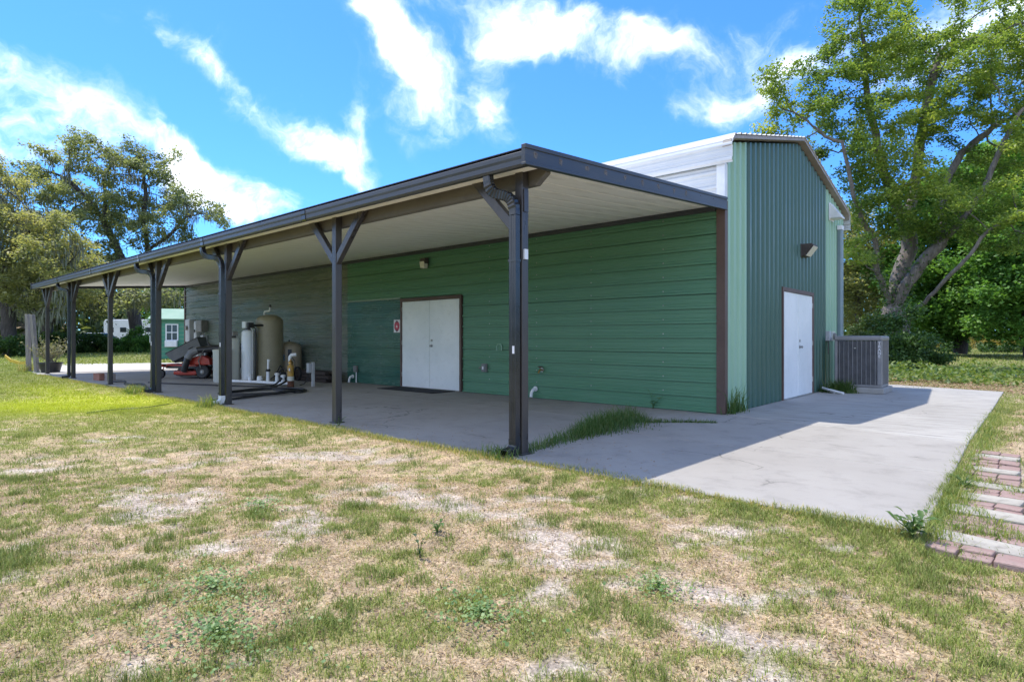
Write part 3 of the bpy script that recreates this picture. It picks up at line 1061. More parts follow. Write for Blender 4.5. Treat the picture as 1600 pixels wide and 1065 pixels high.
def downspout(x, px, white_foot, rib):
    """from the gutter outlet at x to the post at px"""
    d = MB()
    yb = -4.50
    # upright, with a shallow channel in the outer face
    px = px + .052
    d.prism([(px - .10, yb - .035), (px - .075, yb - .035), (px - .065, yb - .027), (px - .045, yb - .027), (px - .035, yb - .035), (px - .012, yb - .035), (px - .012, yb + .035), (px - .10, yb + .035)], .10, 2.36)
    s = d.build('downspout', M_BLACK_SPOUT, can, bevel=.005)
    c = Vector((px - .056, yb, 2.36))
    a = Vector((x, -4.655, 2.76))
    P0, P1 = a, c
    pts = []
    for t in [i_ / 29 for i_ in range(30)]:
        q = (1 - t) ** 3 * P0 + 3 * (1 - t) ** 2 * t * (P0 + Vector((0, 0, -.34))) + 3 * (1 - t) * t * t * (P1 + Vector((0, 0, .34))) + t ** 3 * P1
        pts.append(q)
    e = MB()
    rs = []
    vs, fs = [], []
    m = 8
    for i, q in enumerate(pts):
        dd = (pts[min(i + 1, 29)] - pts[max(i - 1, 0)]).normalized()
        sx = Vector((0, 1, 0)).cross(dd).normalized() if abs(dd.y) < .99 else Vector((1, 0, 0))
        sy = dd.cross(sx).normalized()
        k = 1.0 + (.10 if (rib and i % 2 == 0 and 2 < i < 28) else 0)
        hx, hy, ch = .047 * k, .038 * k, .010
        for u, v in ((-hx + ch, -hy), (hx - ch, -hy), (hx, -hy + ch), (hx, hy - ch), (hx - ch, hy), (-hx + ch, hy), (-hx, hy - ch), (-hx, -hy + ch)):
            vs.append(q + sx * u + sy * v)
    for i in range(29):
        for j in range(m):
            fs.append((i * m + j, i * m + (j + 1) % m, (i + 1) * m + (j + 1) % m, (i + 1) * m + j))
    e.add(vs, fs)
    e.build('elbow', M_BLACK_SPOUT, s)
    # kick-out at the foot
    k = MB()
    vs, fs = [], []
    path_ = [(.16, 0), (.10, .0), (.065, -.015), (.045, -.05), (.035, -.10), (.03, -.16)]
    wk = .052 if white_foot else .047
    for i, (z, dy) in enumerate(path_):
        dv = Vector((0, path_[min(i + 1, 5)][1] - path_[max(i - 1, 0)][1], path_[min(i + 1, 5)][0] - path_[max(i - 1, 0)][0])).normalized()
        sy = Vector((1, 0, 0)).cross(dv).normalized()
        cc = Vector((px - .056, yb + dy, z))
        for u, v in ((-wk, -.04), (wk, -.04), (wk, .04), (-wk, .04)):
            vs.append(cc + Vector((u, 0, 0)) + sy * v)
    for i in range(5):
        for j in range(4):
            fs.append((i * 4 + j, i * 4 + (j + 1) % 4, i * 4 + 4 + (j + 1) % 4, i * 4 + 4 + j))
    k.add(vs, fs)
    kf = k.build('foot', M_WHITE_TRIM if white_foot else M_BLACK_SPOUT, s, bevel=.004, seg=1)
    if white_foot:
        kf['label'] = 'white plastic downspout foot'
    MB().box(px - .052, px - .026, yb - .039, yb - .034, 1.00, 1.075).build('sticker', M_SIGNW, s)
    MB().box(px - .106, px - .006, yb - .039, yb + .037, 1.9, 1.925).build('strap', M_BLACK_SPOUT, s)


for x, px, w, r in ((-.50, PX[0], False, True), (-7.45, PX[2], True, False), (-10.95, PX[3], False, False), (-17.85, PX[5], False, False)):
    downspout(x, px, w, r)

# ------------------------------------------------------------------ things fixed to the walls


def wall_pack(loc, rz, label, big=True):
    t = thing('wall_lamp', label, 'wall lamp', loc, rz)      # local -y points out of the wall
    if big:
        MB().box(-.17, .17, -.03, 0, -.13, .13).build('back_plate', M_LAMP, t, bevel=.01)
        MB().prism([(-.03, -.12), (-.03, .12), (-.22, .12), (-.24, .085), (-.09, -.12)], -.165, .165, 'yz').build('housing', M_LAMP, t, bevel=.008)
        MB().prism([(-.245, .07), (-.252, .065), (-.115, -.115), (-.10, -.115)], -.15, .15, 'yz').build('lens', M_LENS, t, bevel=.004)
    else:
        MB().box(-.08, .08, -.03, 0, -.05, .13).build('back_plate', M_LAMP, t, bevel=.008)
        MB().prism([(-.03, .0), (-.03, .12), (-.12, .12), (-.13, .05), (-.10, 0)], -.08, .08, 'yz').build('housing', M_LAMP, t, bevel=.008)
        MB().prism([(-.03, -.11), (-.03, -.002), (-.12, -.002), (-.14, .045), (-.148, .04), (-.12, -.09), (-.09, -.11)], -.075, .075, 'yz').build('lens', M_LENS, t, bevel=.01)
    return t


wall_pack((.028, 3.92, 2.90), PI / 2, 'bronze wall lamp with slanted lens above the gable doors')
wall_pack((-6.86, -.034, 2.84), 0, 'small bronze lamp with cream lens above the front doors', big=False)

t = thing('wall_sign', 'white sign with a red octagonal emblem beside the front doors', 'sign', (-7.93, -.036, 1.44))
MB().box(-.125, .125, -.006, 0, -.155, .155).build('plate', M_SIGNW, t, bevel=.003, seg=1)
MB().prism([(.105 * math.cos(a), .128 * math.sin(a)) for a in np.linspace(PI / 8, 2 * PI + PI / 8, 9)[:-1]], -.009, -.006, 'xz').build('emblem', M_SIGNR, t)
for s in (-1, 1):
    MB().prism([(-.055, s * .088), (.055, s * .088), (.0, s * .142)], -.011, -.0095, 'xz').build('tip', M_SIGND, t)
MB().prism([(.04 * math.cos(a), -.01 + .045 * math.sin(a)) for a in (PI / 2, PI * 7 / 6, PI * 11 / 6)], -.0125, -.011, 'xz').build('star', M_SIGNW, t)

t = thing('outlet_box', 'grey outlet box with open cover low on the green wall right of the front doors', 'outlet', (-5.0, -.034, .54))
MB().box(-.065, .065, -.05, 0, -.085, .085).build('box', M_GREYDK, t, bevel=.006)
MB().box(-.05, .05, -.075, -.051, -.07, .07).build('cover', M_GREYP, t, bevel=.006)
MB().box(-.018, .018, -.080, -.0755, -.03, .03).build('socket', M_SIGNW, t)
MB().tube([(-.065, -.03, 0), (-.13, -.03, .0), (-.14, -.03, -.02)], .018, 8).build('conduit', M_GREYDK, t, smooth=True)
t = thing('vent_plate', 'rounded pale green vent cover on the green wall above the outlet box', 'vent', (-4.6, -.034, .96))
MB().tube([(-.065, -.012, -.06), (-.072, -.012, .02), (-.045, -.012, .068), (.045, -.012, .068), (.072, -.012, .02), (.065, -.012, -.06)], .010, 6).build('rim', M_GABLE_LIGHT, t, smooth=True)
MB().box(-.055, .055, -.01, 0, -.06, .055).build('cover', M_GREEN, t, bevel=.004)
t = thing('hose_tap', 'small outdoor hose tap on the green wall behind the first post', 'tap', (-3.5, -.034, .55))
MB().tube([(0, 0, 0), (0, -.07, 0), (0, -.10, -.03), (0, -.11, -.06)], [.016, .016, .017, .02], 10).build('spout', M_BRASS, t, smooth=True)
MB().lathe([(.006, 0), (.012, .04), (.05, .045), (.05, .055), (.01, .06)], 12, (0, -.06, .01)).build('handle', M_RUST, t, smooth=True)
MB().lathe([(.045, -.006), (.045, 0)], 14, (0, 0, 0), 'y').build('flange', M_STEEL, t, smooth=True)


def pvc_elbow(loc, label):
    t = thing('drain_pipe', label, 'pipe', loc)
    MB().tube([(0, 0, .06), (0, -.05, .062), (-.0, -.085, .045), (-.02, -.10, .0), (-.03, -.105, -.09)], .03, 12).build('elbow', M_PVC, t, smooth=True)
    MB().lathe([(.05, -.02), (.05, 0)], 14, (0, 0, .06), 'y').build('collar', M_PVC, t, smooth=True)
    return t


pvc_elbow((-3.66, -.03, .12), 'white drain elbow at the wall foot behind the first post')
pvc_elbow((-9.78, -.03, .10), 'white drain elbow at the wall foot left of the front doors')
t = thing('outlet_box', 'dark outlet box on a white conduit left of the front doors', 'outlet', (-9.62, -.034, .36))
MB().box(-.06, .06, -.06, 0, -.08, .08).build('box', M_GREYDK, t, bevel=.006)
MB().box(-.045, .045, -.075, -.061, -.06, .06).build('cover', M_GREYP, t, bevel=.005)
MB().tube([(.035, -.03, -.08), (.035, -.03, -.35)], .014, 8).build('conduit', M_PVC, t, smooth=True)

# boxes, vent and downpipe on the gable wall
t = thing('meter_box', 'pale grey switch box on the gable wall beside the air conditioner', 'electrical box', (.03, 5.70, 1.20), PI / 2)
MB().box(-.075, .075, -.09, 0, -.11, .11).build('box', M_GREYBOX, t, bevel=.008)
MB().tube([(0, -.045, -.11), (0, -.045, -.4)], .012, 8).build('conduit', M_GREYDK, t, smooth=True)
t = thing('meter_box', 'round beige meter on the gable wall right of the pale switch box', 'electrical box', (.03, 6.10, 1.20), PI / 2)
MB().box(-.09, .09, -.06, 0, -.11, .11).build('box', M_TANKB, t, bevel=.008)
MB().lathe([(.06, -.11), (.068, -.10), (.068, -.06)], 16, (0, 0, 0), 'y').build('dial', M_GREYDK, t, smooth=True)
t = thing('vent_hood', 'white vent hood high on the gable wall under the eave', 'vent', (.03, 6.12, 4.02), PI / 2)
MB().prism([(0, -.16), (0, .17), (-.03, .17), (-.24, -.13), (-.24, -.16)], -.17, .17, 'yz').build('hood', M_WHITE_TRIM, t, bevel=.006)
MB().box(-.2, .2, -.012, 0, -.20, .20).build('flange', M_WHITE_TRIM, t)
t = thing('line_cover', 'blue grey upright line cover on the gable wall behind the air conditioner', 'pipe cover', (.03, 6.78, 0), PI / 2)
MB().prism([(-.11, 0), (.11, 0), (.11, -.07), (.085, -.09), (-.085, -.09), (-.11, -.07)], .25, 3.70).build('cover', mat('line_cover_grey', (.16, .22, .25), (.19, .25, .27), 3, rough=.35), t, bevel=.006)
MB().prism([(-.13, 0), (.13, 0), (.10, -.10), (-.10, -.10)], 3.70, 3.80).build('cap', M_WHITE_TRIM, t, bevel=.006)
t = thing('drain_pipe', 'white condensate pipes bent along the ground beside the gable wall', 'pipe', (0, 0, 0))
MB().tube([(.30, 5.9, .62), (.30, 5.9, .16), (.30, 5.86, .12), (.14, 4.98, .10), (.15, 4.94, .09), (.55, 4.62, .045), (.62, 4.60, .03)], .025, 10).build('pipe', M_PVC, t, smooth=True)
MB().tube([(.10, 5.5, .05), (.16, 5.05, .04), (.42, 4.75, .03)], .02, 8).build('branch', M_PVC, t, smooth=True)

# ------------------------------------------------------------------ air conditioner
ac = thing('air_conditioner', 'grey louvred air conditioning unit standing on a concrete pad', 'air conditioner', (.72, 5.72, .0), 0.02)
aw, ad, z0, z1 = .44, .42, .13, 1.20
MB().box(-aw + .03, aw - .03, -ad + .03, ad - .03, z0 + .03, z1 - .12).build('coil', M_ACDARK, ac)
MB().box(-aw, aw, -ad, ad, z0, z0 + .05).build('base_pan', M_ACGREY, ac, bevel=.012)
lid = MB().box(-aw - .012, aw + .012, -ad - .012, ad + .012, z1 - .10, z1).build('lid', M_ACGREY, ac, bevel=.03, seg=3)
for sx in (-1, 1):
    for sy in (-1, 1):
        w = .06 if not (sx == 1 and sy == -1) else .085
        MB().box(min(sx * aw, sx * (aw - w)), max(sx * aw, sx * (aw - w)), min(sy * ad, sy * (ad - w)), max(sy * ad, sy * (ad - w)), z0 + .05, z1 - .10).build('corner_post', M_ACGREY, ac, bevel=.012)
lou = MB()
nl = 38
for k in range(nl):
    z = z0 + .06 + (z1 - .17 - z0) * k / nl + .008
    for sy in (-1, 1):
        lou.add([(-aw + .06, sy * (ad - .004), z), (aw - .06, sy * (ad - .004), z), (aw - .06, sy * (ad - .024), z + .014), (-aw + .06, sy * (ad - .024), z + .014),
                 (-aw + .06, sy * (ad - .004), z - .003), (aw - .06, sy * (ad - .004), z - .003)], [(0, 1, 2, 3), (4, 5, 1, 0)])
    for sx in (-1, 1):
        lou.add([(sx * (aw - .004), -ad + .06, z), (sx * (aw - .004), ad - .06, z), (sx * (aw - .024), ad - .06, z + .014), (sx * (aw - .024), -ad + .06, z + .014),
                 (sx * (aw - .004), -ad + .06, z - .003), (sx * (aw - .004), ad - .06, z - .003)], [(0, 1, 2, 3), (4, 5, 1, 0)])
o = lou.build('louvres', M_ACLOUV, ac)
o['kind'] = 'stuff'
barm = {}
for k in range(9):
    x = -aw + .10 + (2 * aw - .22) * k / 8
    for sy in (-1, 1):
        MB().box(x - .005, x + .005, sy * ad - .006, sy * ad + .006, z0 + .05, z1 - .10).build('louvre_bar', M_ACGREY, ac)
for k in range(7):
    y = -ad + .12 + (2 * ad - .24) * k / 6
    for sx in (-1, 1):
        MB().box(sx * aw - .006, sx * aw + .006, y - .007, y + .007, z0 + .05, z1 - .10).build('louvre_bar', M_ACGREY, ac)
g = MB()
for r in (.08, .14, .20, .26, .32):
    g.tube([(r * math.cos(a), r * math.sin(a), z1 + .006) for a in np.linspace(0, 2 * PI, 25)], .004, 4, cap=False)
for a in np.linspace(0, PI, 7)[:-1]:
    g.tube([(.33 * math.cos(a), .33 * math.sin(a), z1 + .008), (-.33 * math.cos(a), -.33 * math.sin(a), z1 + .008)], .004, 4)
g.build('fan_grille', M_BLACKP, lid)
MB().lathe([(.33, z1 + .001), (.33, z1 + .003)], 28).build('fan_opening', M_ACDARK, lid)
MB().box(-.07, -.03, -ad - .008, -ad - .004, .93, .955).build('badge', M_STEEL, ac)
# stacked letters down the corner post
cu = bpy.data.curves.new('lettering', 'FONT')
cu.body = 'T\nR\nA\nN\nE'
cu.size = .085
cu.align_x = 'CENTER'
cu.space_line = .78
cu.extrude = .002
cu.materials.append(M_SIGNW)
_tmp = link(bpy.data.objects.new('lettering_curve', cu))
_me = bpy.data.meshes.new_from_object(_tmp.evaluated_get(bpy.context.evaluated_depsgraph_get()))
bpy.data.objects.remove(_tmp)
_me.name = 'lettering'
lt = obj('lettering', _me)
lt.parent = ac
lt.location = (aw - .045, -ad - .001, z1 - .185)
lt.rotation_euler = (PI / 2, 0, 0)
pad = MB().prism([(-.50, -.50), (.50, -.50), (.50, .50), (-.50, .50)], .004, .125)
pad = pad.build('equipment_pad', concrete('pad_block_concrete', (.30, .29, .27), (.36, .35, .33), mott=.6, f3=.6), bevel=.02)
pad.location = (.72, 5.70, 0)
tag(pad, 'low rough concrete pad under the air conditioner', 'concrete pad')

# ------------------------------------------------------------------ water treatment corner under the canopy


def tank(name, label, loc, r, h, m, dome=.5, foot=True):
    t = thing(name, label, 'tank', loc)
    prof_ = [(r * .80, 0), (r * .82, .04), (r * .97, .09), (r, .14)] if foot else [(r, 0), (r, .05)]
    dh = r * dome
    for a in np.linspace(0, PI / 2, 9):
        prof_.append((max(r * math.cos(a), .012), h - dh + dh * math.sin(a)))
    MB().lathe(prof_, 36).build('body', m, t, smooth=True)
    return t


t = tank('pressure_tank', 'tall olive fibreglass pressure tank with white pipe on top', (-12.25, -1.05, 0), .355, 1.80, M_TANK, .55)
MB().tube([(-.19, -.05, 1.71), (-.19, -.05, 1.86), (-.17, -.05, 1.885), (.0, 0, 1.90), (.02, 0, 1.92), (.03, 0, 2.0)], .024, 10).build('pipe', M_PVC, t, smooth=True)
MB().lathe([(.03, 0), (.035, .01), (.025, .06), (.012, .08)], 10, (.03, 0, 2.0)).build('cap', M_BLACKP, t, smooth=True)
MB().lathe([(.05, 0), (.05, .06), (.03, .07)], 14, (-.3, -.2, 1.42)).build('gauge', M_SIGNW, t, smooth=True)
t = tank('pressure_tank', 'short tan pressure tank with dark labels right of the tall olive tank', (-12.35, -.42, 0), .33, 1.06, M_TANK2, .6)
M_NAVY = mat('label_navy', (.012, .018, .03), (.05, .06, .08), 60, rough=.5)
M_LBLUE = mat('label_blue', (.22, .32, .40), (.04, .10, .18), 35, rough=.5)


def curved_label(par, r, a0, a1, z0_, z1_, m):
    q = MB()
    aa = np.linspace(a0, a1, 6)
    vs = [(r * math.cos(a), r * math.sin(a), z) for a in aa for z in (z0_, z1_)]
    q.add(vs, [(2 * i, 2 * i + 2, 2 * i + 3, 2 * i + 1) for i in range(5)])
    return q.build('label', m, par)


CA = math.atan2(CAMY + .42, CAMX + 12.35)
curved_label(t, .333, CA - .12, CA + .20, .62, .84, M_NAVY)
curved_label(t, .333, CA - .95, CA - .35, .52, .70, M_LBLUE)
MB().lathe([(.02, 0), (.025, .02), (.01, .05)], 10, (0, 0, 1.055)).build('valve', M_BLACKP, t, smooth=True)
t = tank('softener_tank', 'white softener cylinder with white valve head left of the olive tank', (-12.28, -1.62, 0), .172, 1.38, M_TANKW, .5, foot=False)
MB().lathe([(.185, .0), (.18, .05)], 24).build('foot_ring', M_BLACKP, t, smooth=True)
hd = MB().box(-.16, .04, -.11, .11, 1.42, 1.60).build('valve_head', M_TANKW, t, bevel=.02)
MB().lathe([(.06, 1.36), (.07, 1.40), (.06, 1.43)], 16).build('neck', M_BLACKP, t, smooth=True)
MB().box(.04, .16, -.08, .08, 1.43, 1.57).build('valve_body', M_BLACKP, t, bevel=.02)
MB().tube([(.12, 0, 1.48), (.22, .25, 1.50), (.25, .42, 1.47)], .03, 8).build('hose', M_BLACKP, t, smooth=True)
MB().tube([(.17, .06, 1.44), (.23, .09, 1.40), (.22, .08, .06)], .022, 8).build('riser', M_BLACKP, t, smooth=True)
MB().tube([(.20, -.03, 1.42), (.25, 0, 1.36), (.245, 0, .06)], .015, 8).build('riser', M_GREYBOX, t, smooth=True)
t = tank('softener_tank', 'second pale softener cylinder standing left of the white one', (-12.55, -1.90, 0), .16, 1.17, M_TANKB, .5, foot=False)
MB().lathe([(.05, 1.15), (.07, 1.18), (.07, 1.24), (.04, 1.27)], 14).build('valve_head', M_BLACKP, t, smooth=True)
MB().box(-.02, .13, -.07, .07, 1.21, 1.33).build('control_box', M_GREYDK, t, bevel=.015)
t = thing('brine_tank', 'squat beige brine tank beside the softener cylinders', 'tank', (-12.45, -2.24, 0))
MB().lathe([(.19, 0), (.205, .03), (.215, .80), (.215, .82)], 28).build('body', M_TANKB, t, smooth=True)
MB().lathe([(.225, .80), (.225, .84), (.20, .86), (.01, .87)], 28).build('lid', M_TANKB, t, smooth=True)

t = thing('pvc_manifold', 'white water pipe manifold with valves lying in front of the tanks', 'pipework', (0, 0, 0))
MB().tube([(-11.75, -2.3, .07), (-10.9, -2.02, .07), (-9.95, -1.85, .07), (-9.75, -1.82, .08)], .036, 10).build('pipe', M_PVC, t, smooth=True)
MB().tube([(-9.72, -1.80, .05), (-9.72, -1.80, .72), (-9.70, -1.78, .755), (-9.62, -1.70, .76)], .04, 10).build('riser', M_PVC, t, smooth=True)
for i, (x, y, hh) in enumerate(((-11.2, -2.08, .20), (-10.55, -1.93, .34), (-10.2, -1.88, .26), (-9.98, -1.84, .22))):
    MB().tube([(x, y, .07), (x, y, hh)], [.05, .036], 10).build('tee', M_PVC, t, smooth=True)
    MB().lathe([(.055, 0), (.06, .04), (.03, .06)], 10, (x, y, hh)).build('cap', M_PVC if i != 1 else M_BLACKP, t, smooth=True)
MB().tube([(-10.55, -1.93, .36), (-10.6, -1.9, .55), (-10.62, -1.88, .62)], [.03, .025, .04], 8).build('valve', M_PVC, t, smooth=True)
MB().tube([(-10.2, -1.9, .30), (-10.3, -1.75, .48), (-10.45, -1.6, .40), (-10.6, -1.5, .25)], .016, 6).build('wire', M_BLACK, t, smooth=True)
MB().tube([(-10.4, -1.95, .15), (-10.25, -1.7, .42), (-10.0, -1.7, .35), (-9.9, -1.75, .2)], .018, 6).build('wire', M_BLACK, t, smooth=True)
MB().box(-10.42, -10.22, -1.78, -1.62, .05, .33).build('pump_block', M_BLACKP, t, bevel=.03)
MB().lathe([(.07, 0), (.075, .12), (.05, .16)], 14, (-11.0, -1.92, .05)).build('fitting', M_PVC, t, smooth=True)

t = thing('well_head', 'yellow painted well pipe with rusty foot and brass top', 'well pipe', (-9.38, -1.97, 0))
MB().lathe([(.075, 0), (.072, .17)], 18).build('foot', M_RUST, t, smooth=True)
MB().lathe([(.074, .17), (.074, .27)], 18).build('collar', M_TANKB, t, smooth=True)
MB().lathe([(.070, .27), (.070, .52), (.06, .53)], 18).build('body', M_YEL, t, smooth=True)
MB().lathe([(.045, .52), (.045, .56), (.06, .57), (.055, .60), (.02, .64), (.015, .67)], 14).build('fitting', M_BRASS, t, smooth=True)
MB().tube([(.0, .0, .66), (.04, .02, .70), (.1, .05, .62), (.1, .05, .4)], .01, 6).build('wire', M_BLACK, t, smooth=True)
MB().box(.035, .062, -.066, -.045, .40, .46).build('label', M_SIGNW, t)
t = thing('service_post', 'pale grey service post with a switch box and cable', 'post', (-9.35, -1.42, 0))
MB().box(-.03, .03, -.03, .03, 0, .58).build('post', M_GREYBOX, t, bevel=.004)
MB().box(-.10, .0, -.12, -.032, .33, .56).build('switch_box', M_GREYBOX, t, bevel=.012)
MB().tube([(-.06, -.08, .33), (-.07, -.1, .18), (-.15, -.14, .07), (-.25, -.2, .03)], .012, 6).build('cable', M_BLACK, t, smooth=True)

# dark planks stacked against the wall
for k in range(9):
    a = rng.uniform(-.05, .05)
    w = thing('plank', 'dark plank in the %s layer and %s row of the low stack' % (('bottom', 'middle', 'top')[k // 3], ('rear', 'middle', 'front')[2 - k % 3]), 'plank', (-10.9 + rng.uniform(-.1, .1), -.42 - rng.uniform(0, .16) + (k % 3) * .14 - .08, .01 + (k // 3) * .095), a, 'dark planks stacked by the wall')
    MB().box(-1.05 + rng.uniform(0, .15), .95 - rng.uniform(0, .2), -.065, .065, 0, .085).build('board', mat('dark_plank_%d' % k, (.03, .022, .018), (.05, .035, .028), 4, rough=.8, stretch=(.5, 5, 5)) if k < 3 else MATS['dark_plank_%d' % (k % 3)], w, bevel=.006, seg=1)
t = MB().lathe([(.16, -.03), (.19, -.03), (.19, .03), (.16, .03)], 20, (0, 0, 0), 'y', cap=False).build('hose_reel', M_BLACK)
t.location = (-11.35, -.72, .20)
tag(t, 'black hoop of pipe leaning on the dark plank stack', 'pipe coil')


def hose(name, label, pts, r, m=M_BLACK, loops=None):
    # smooth Catmull-Rom through the points
    p = [Vector(q) for q in pts]
    p = [p[0]] + p + [p[-1]]
    out = []
    for i in range(1, len(p) - 2):
        for t_ in [i_ / 8 for i_ in range(8)]:
            a, b, c, d = p[i - 1], p[i], p[i + 1], p[i + 2]
            out.append(.5 * ((2 * b) + (-a + c) * t_ + (2 * a - 5 * b + 4 * c - d) * t_ ** 2 + (-a + 3 * b - 3 * c + d) * t_ ** 3))
    out.append(p[-2])
    o = MB().tube(out, r, 7).build(name, m, smooth=True)
    return tag(o, label, 'hose')


hose('garden_hose', 'long thin black hose running from the tanks toward the mower', [(-13.6, -3.6, .018), (-12.6, -3.35, .018), (-11.8, -3.05, .018), (-10.8, -2.65, .018), (-10.2, -2.38, .02), (-9.95, -2.1, .05), (-9.9, -1.9, .2)], .02)
coil = []
for k in range(30):
    a = k / 30 * 2 * PI * 2.1
    coil.append((-8.55 + (.85 + .12 * math.sin(k * 1.7)) * math.cos(a) * .55 - .42 * math.sin(a), -3.0 + .75 * math.sin(a) + .45 * math.cos(a) + .05 * math.sin(k), .02 + .020 * (a / (2 * PI))))
hose('garden_hose', 'black hose lying in loose coils on the patio by the white downspout foot', [(-9.6, -1.95, .15), (-9.55, -2.2, .06), (-9.3, -2.5, .03)] + coil + [(-7.9, -3.4, .03), (-7.6, -4.0, .03), (-7.55, -4.45, .03)], .022)
hose('garden_hose', 'dark hose heaped at the patio edge by the far posts', [(-15.2, -4.0, .02), (-14.6, -4.15, .02), (-13.9, -4.05, .05), (-13.3, -4.2, .02), (-12.6, -4.05, .05), (-12.0, -4.15, .02), (-11.4, -4.3, .03), (-11.0, -4.2, .02), (-10.7, -4.45, .02)], .025)
t = hose('garden_hose', 'thin dark green hose lying in the grass left of the third post', [(-8.25, -4.75, -.03), (-8.05, -5.1, -.03), (-7.85, -5.45, -.03), (-7.9, -5.8, -.03), (-7.7, -6.3, -.03)], .009, mat('hose_green', (.02, .05, .025), rough=.5))

dm = MB().box(-.95, .95, -.33, .33, 0, .012).build('door_mat', M_MAT, bevel=.004)
dm.location = (-6.80, -.42, .002)
tag(dm, 'black rubber mat in front of the front doors', 'door mat')

# red and grey blocks at the far end
for x, y, m, lb, rz in ((-15.75, -4.12, M_BLOCK, 'red concrete block at the patio edge by the fifth post', .1), (-15.45, -3.98, M_BLOCKG, 'greyish block touching the red block by the fifth post', -.05)):
    t = thing('concrete_block', lb, 'block', (x, y, 0), rz)
    MB().box(-.20, .20, -.10, .10, 0, .19).build('block', m, t, bevel=.008)
    for u in (-.1, .1):
        MB().box(u - .06, u + .06, -.055, .055, .1905, .1925).build('core', M_JOINT, t)

# ------------------------------------------------------------------ electrical boxes at the far end of the wall


def ebox(label, x, z0_, z1_, w, d, m, dial=False, knob=False):
    t = thing('electrical_box', label, 'electrical box', (x, -.03, 0))
    MB().box(-w / 2, w / 2, -d, 0, z0_, z1_).build('enclosure', m, t, bevel=.012)
    MB().box(-w / 2 + .02, w / 2 - .02, -d - .012, -d, z0_ + .03, z1_ - .03).build('cover', m, t, bevel=.006)
    if dial:
        zc = (z0_ + z1_) / 2 + .1
        MB().lathe([(.075, -d - .075), (.085, -d - .06), (.085, -d - .012)], 18, (0, 0, zc), 'y').build('meter_dial', M_GREYDK, t, smooth=True)
    if knob:
        MB().box(-.02, .02, -d - .04, -d - .012, (z0_ + z1_) / 2 - .05, (z0_ + z1_) / 2 + .05).build('switch', M_BLACKP, t)
    for u in (-w / 5, w / 4):
        MB().tube([(u, -d / 2, z0_), (u, -d / 2, .02)], .024, 8).build('conduit', M_PVC if m is not M_GREYDK else M_GREYDK, t, smooth=True)
    return t


ebox('tall grey meter box with round dial at the far end of the wall', -20.35, 1.02, 1.85, .42, .18, M_GREYBOX, dial=True)
ebox('narrow grey switch box in the middle of the three wall boxes', -19.72, 1.06, 1.78, .24, .14, M_GREYBOX, knob=True)
ebox('dark squat enclosure nearest the tanks of the three wall boxes', -19.15, 1.38, 1.80, .40, .22, M_GREYDK)
ebox('small pale box mounted under the dark squat enclosure', -19.08, 1.02, 1.26, .24, .16, M_GREYBOX)
t = hose('cable_bundle', 'tangle of dark cables under the wall boxes', [(-20.3, -.1, .9), (-19.9, -.12, .75), (-19.5, -.1, .95), (-19.0, -.14, .82), (-18.7, -.12, .98), (-18.4, -.1, .6), (-18.5, -.1, .05)], .03)
t['category'] = 'cable'

# ------------------------------------------------------------------ red zero turn mower, facing the far end
mw = thing('riding_mower', 'red zero-turn mower with black grass bagger parked by the wall', 'mower', (-14.80, -1.88, 0), math.radians(216))
mw.scale = (.83, .83, .83)
# local +x forward
MB().prism([(-.25, -.62), (.30, -.70), (.62, -.55), (.70, -.2), (.70, .2), (.62, .55), (.30, .70), (-.25, .62)], .13, .26).build('deck', M_RED, mw, bevel=.03)
MB().prism([(-.2, -.58), (.28, -.64), (.56, -.5), (.62, 0), (.56, .5), (.28, .64), (-.2, .58)], .095, .13).build('deck_skirt', M_BLACKP, mw, bevel=.008)
for y in (-.42, 0, .42):
    MB().lathe([(.09, .26), (.10, .30), (.05, .34)], 14, (.22 + (.14 if y == 0 else 0), y, 0)).build('spindle_cover', M_BLACKP, mw, smooth=True)
MB().prism([(-.15, .40), (-.12, .33), (.95, .36), (1.08, .44), (1.05, .50), (.45, .46), (.05, .50)], -.30, .30, 'xz').build('foot_platform', M_RED, mw, bevel=.02)
MB().box(.05, .40, -.24, .24, .495, .51).build('foot_mat', M_GREYP, mw, bevel=.006)
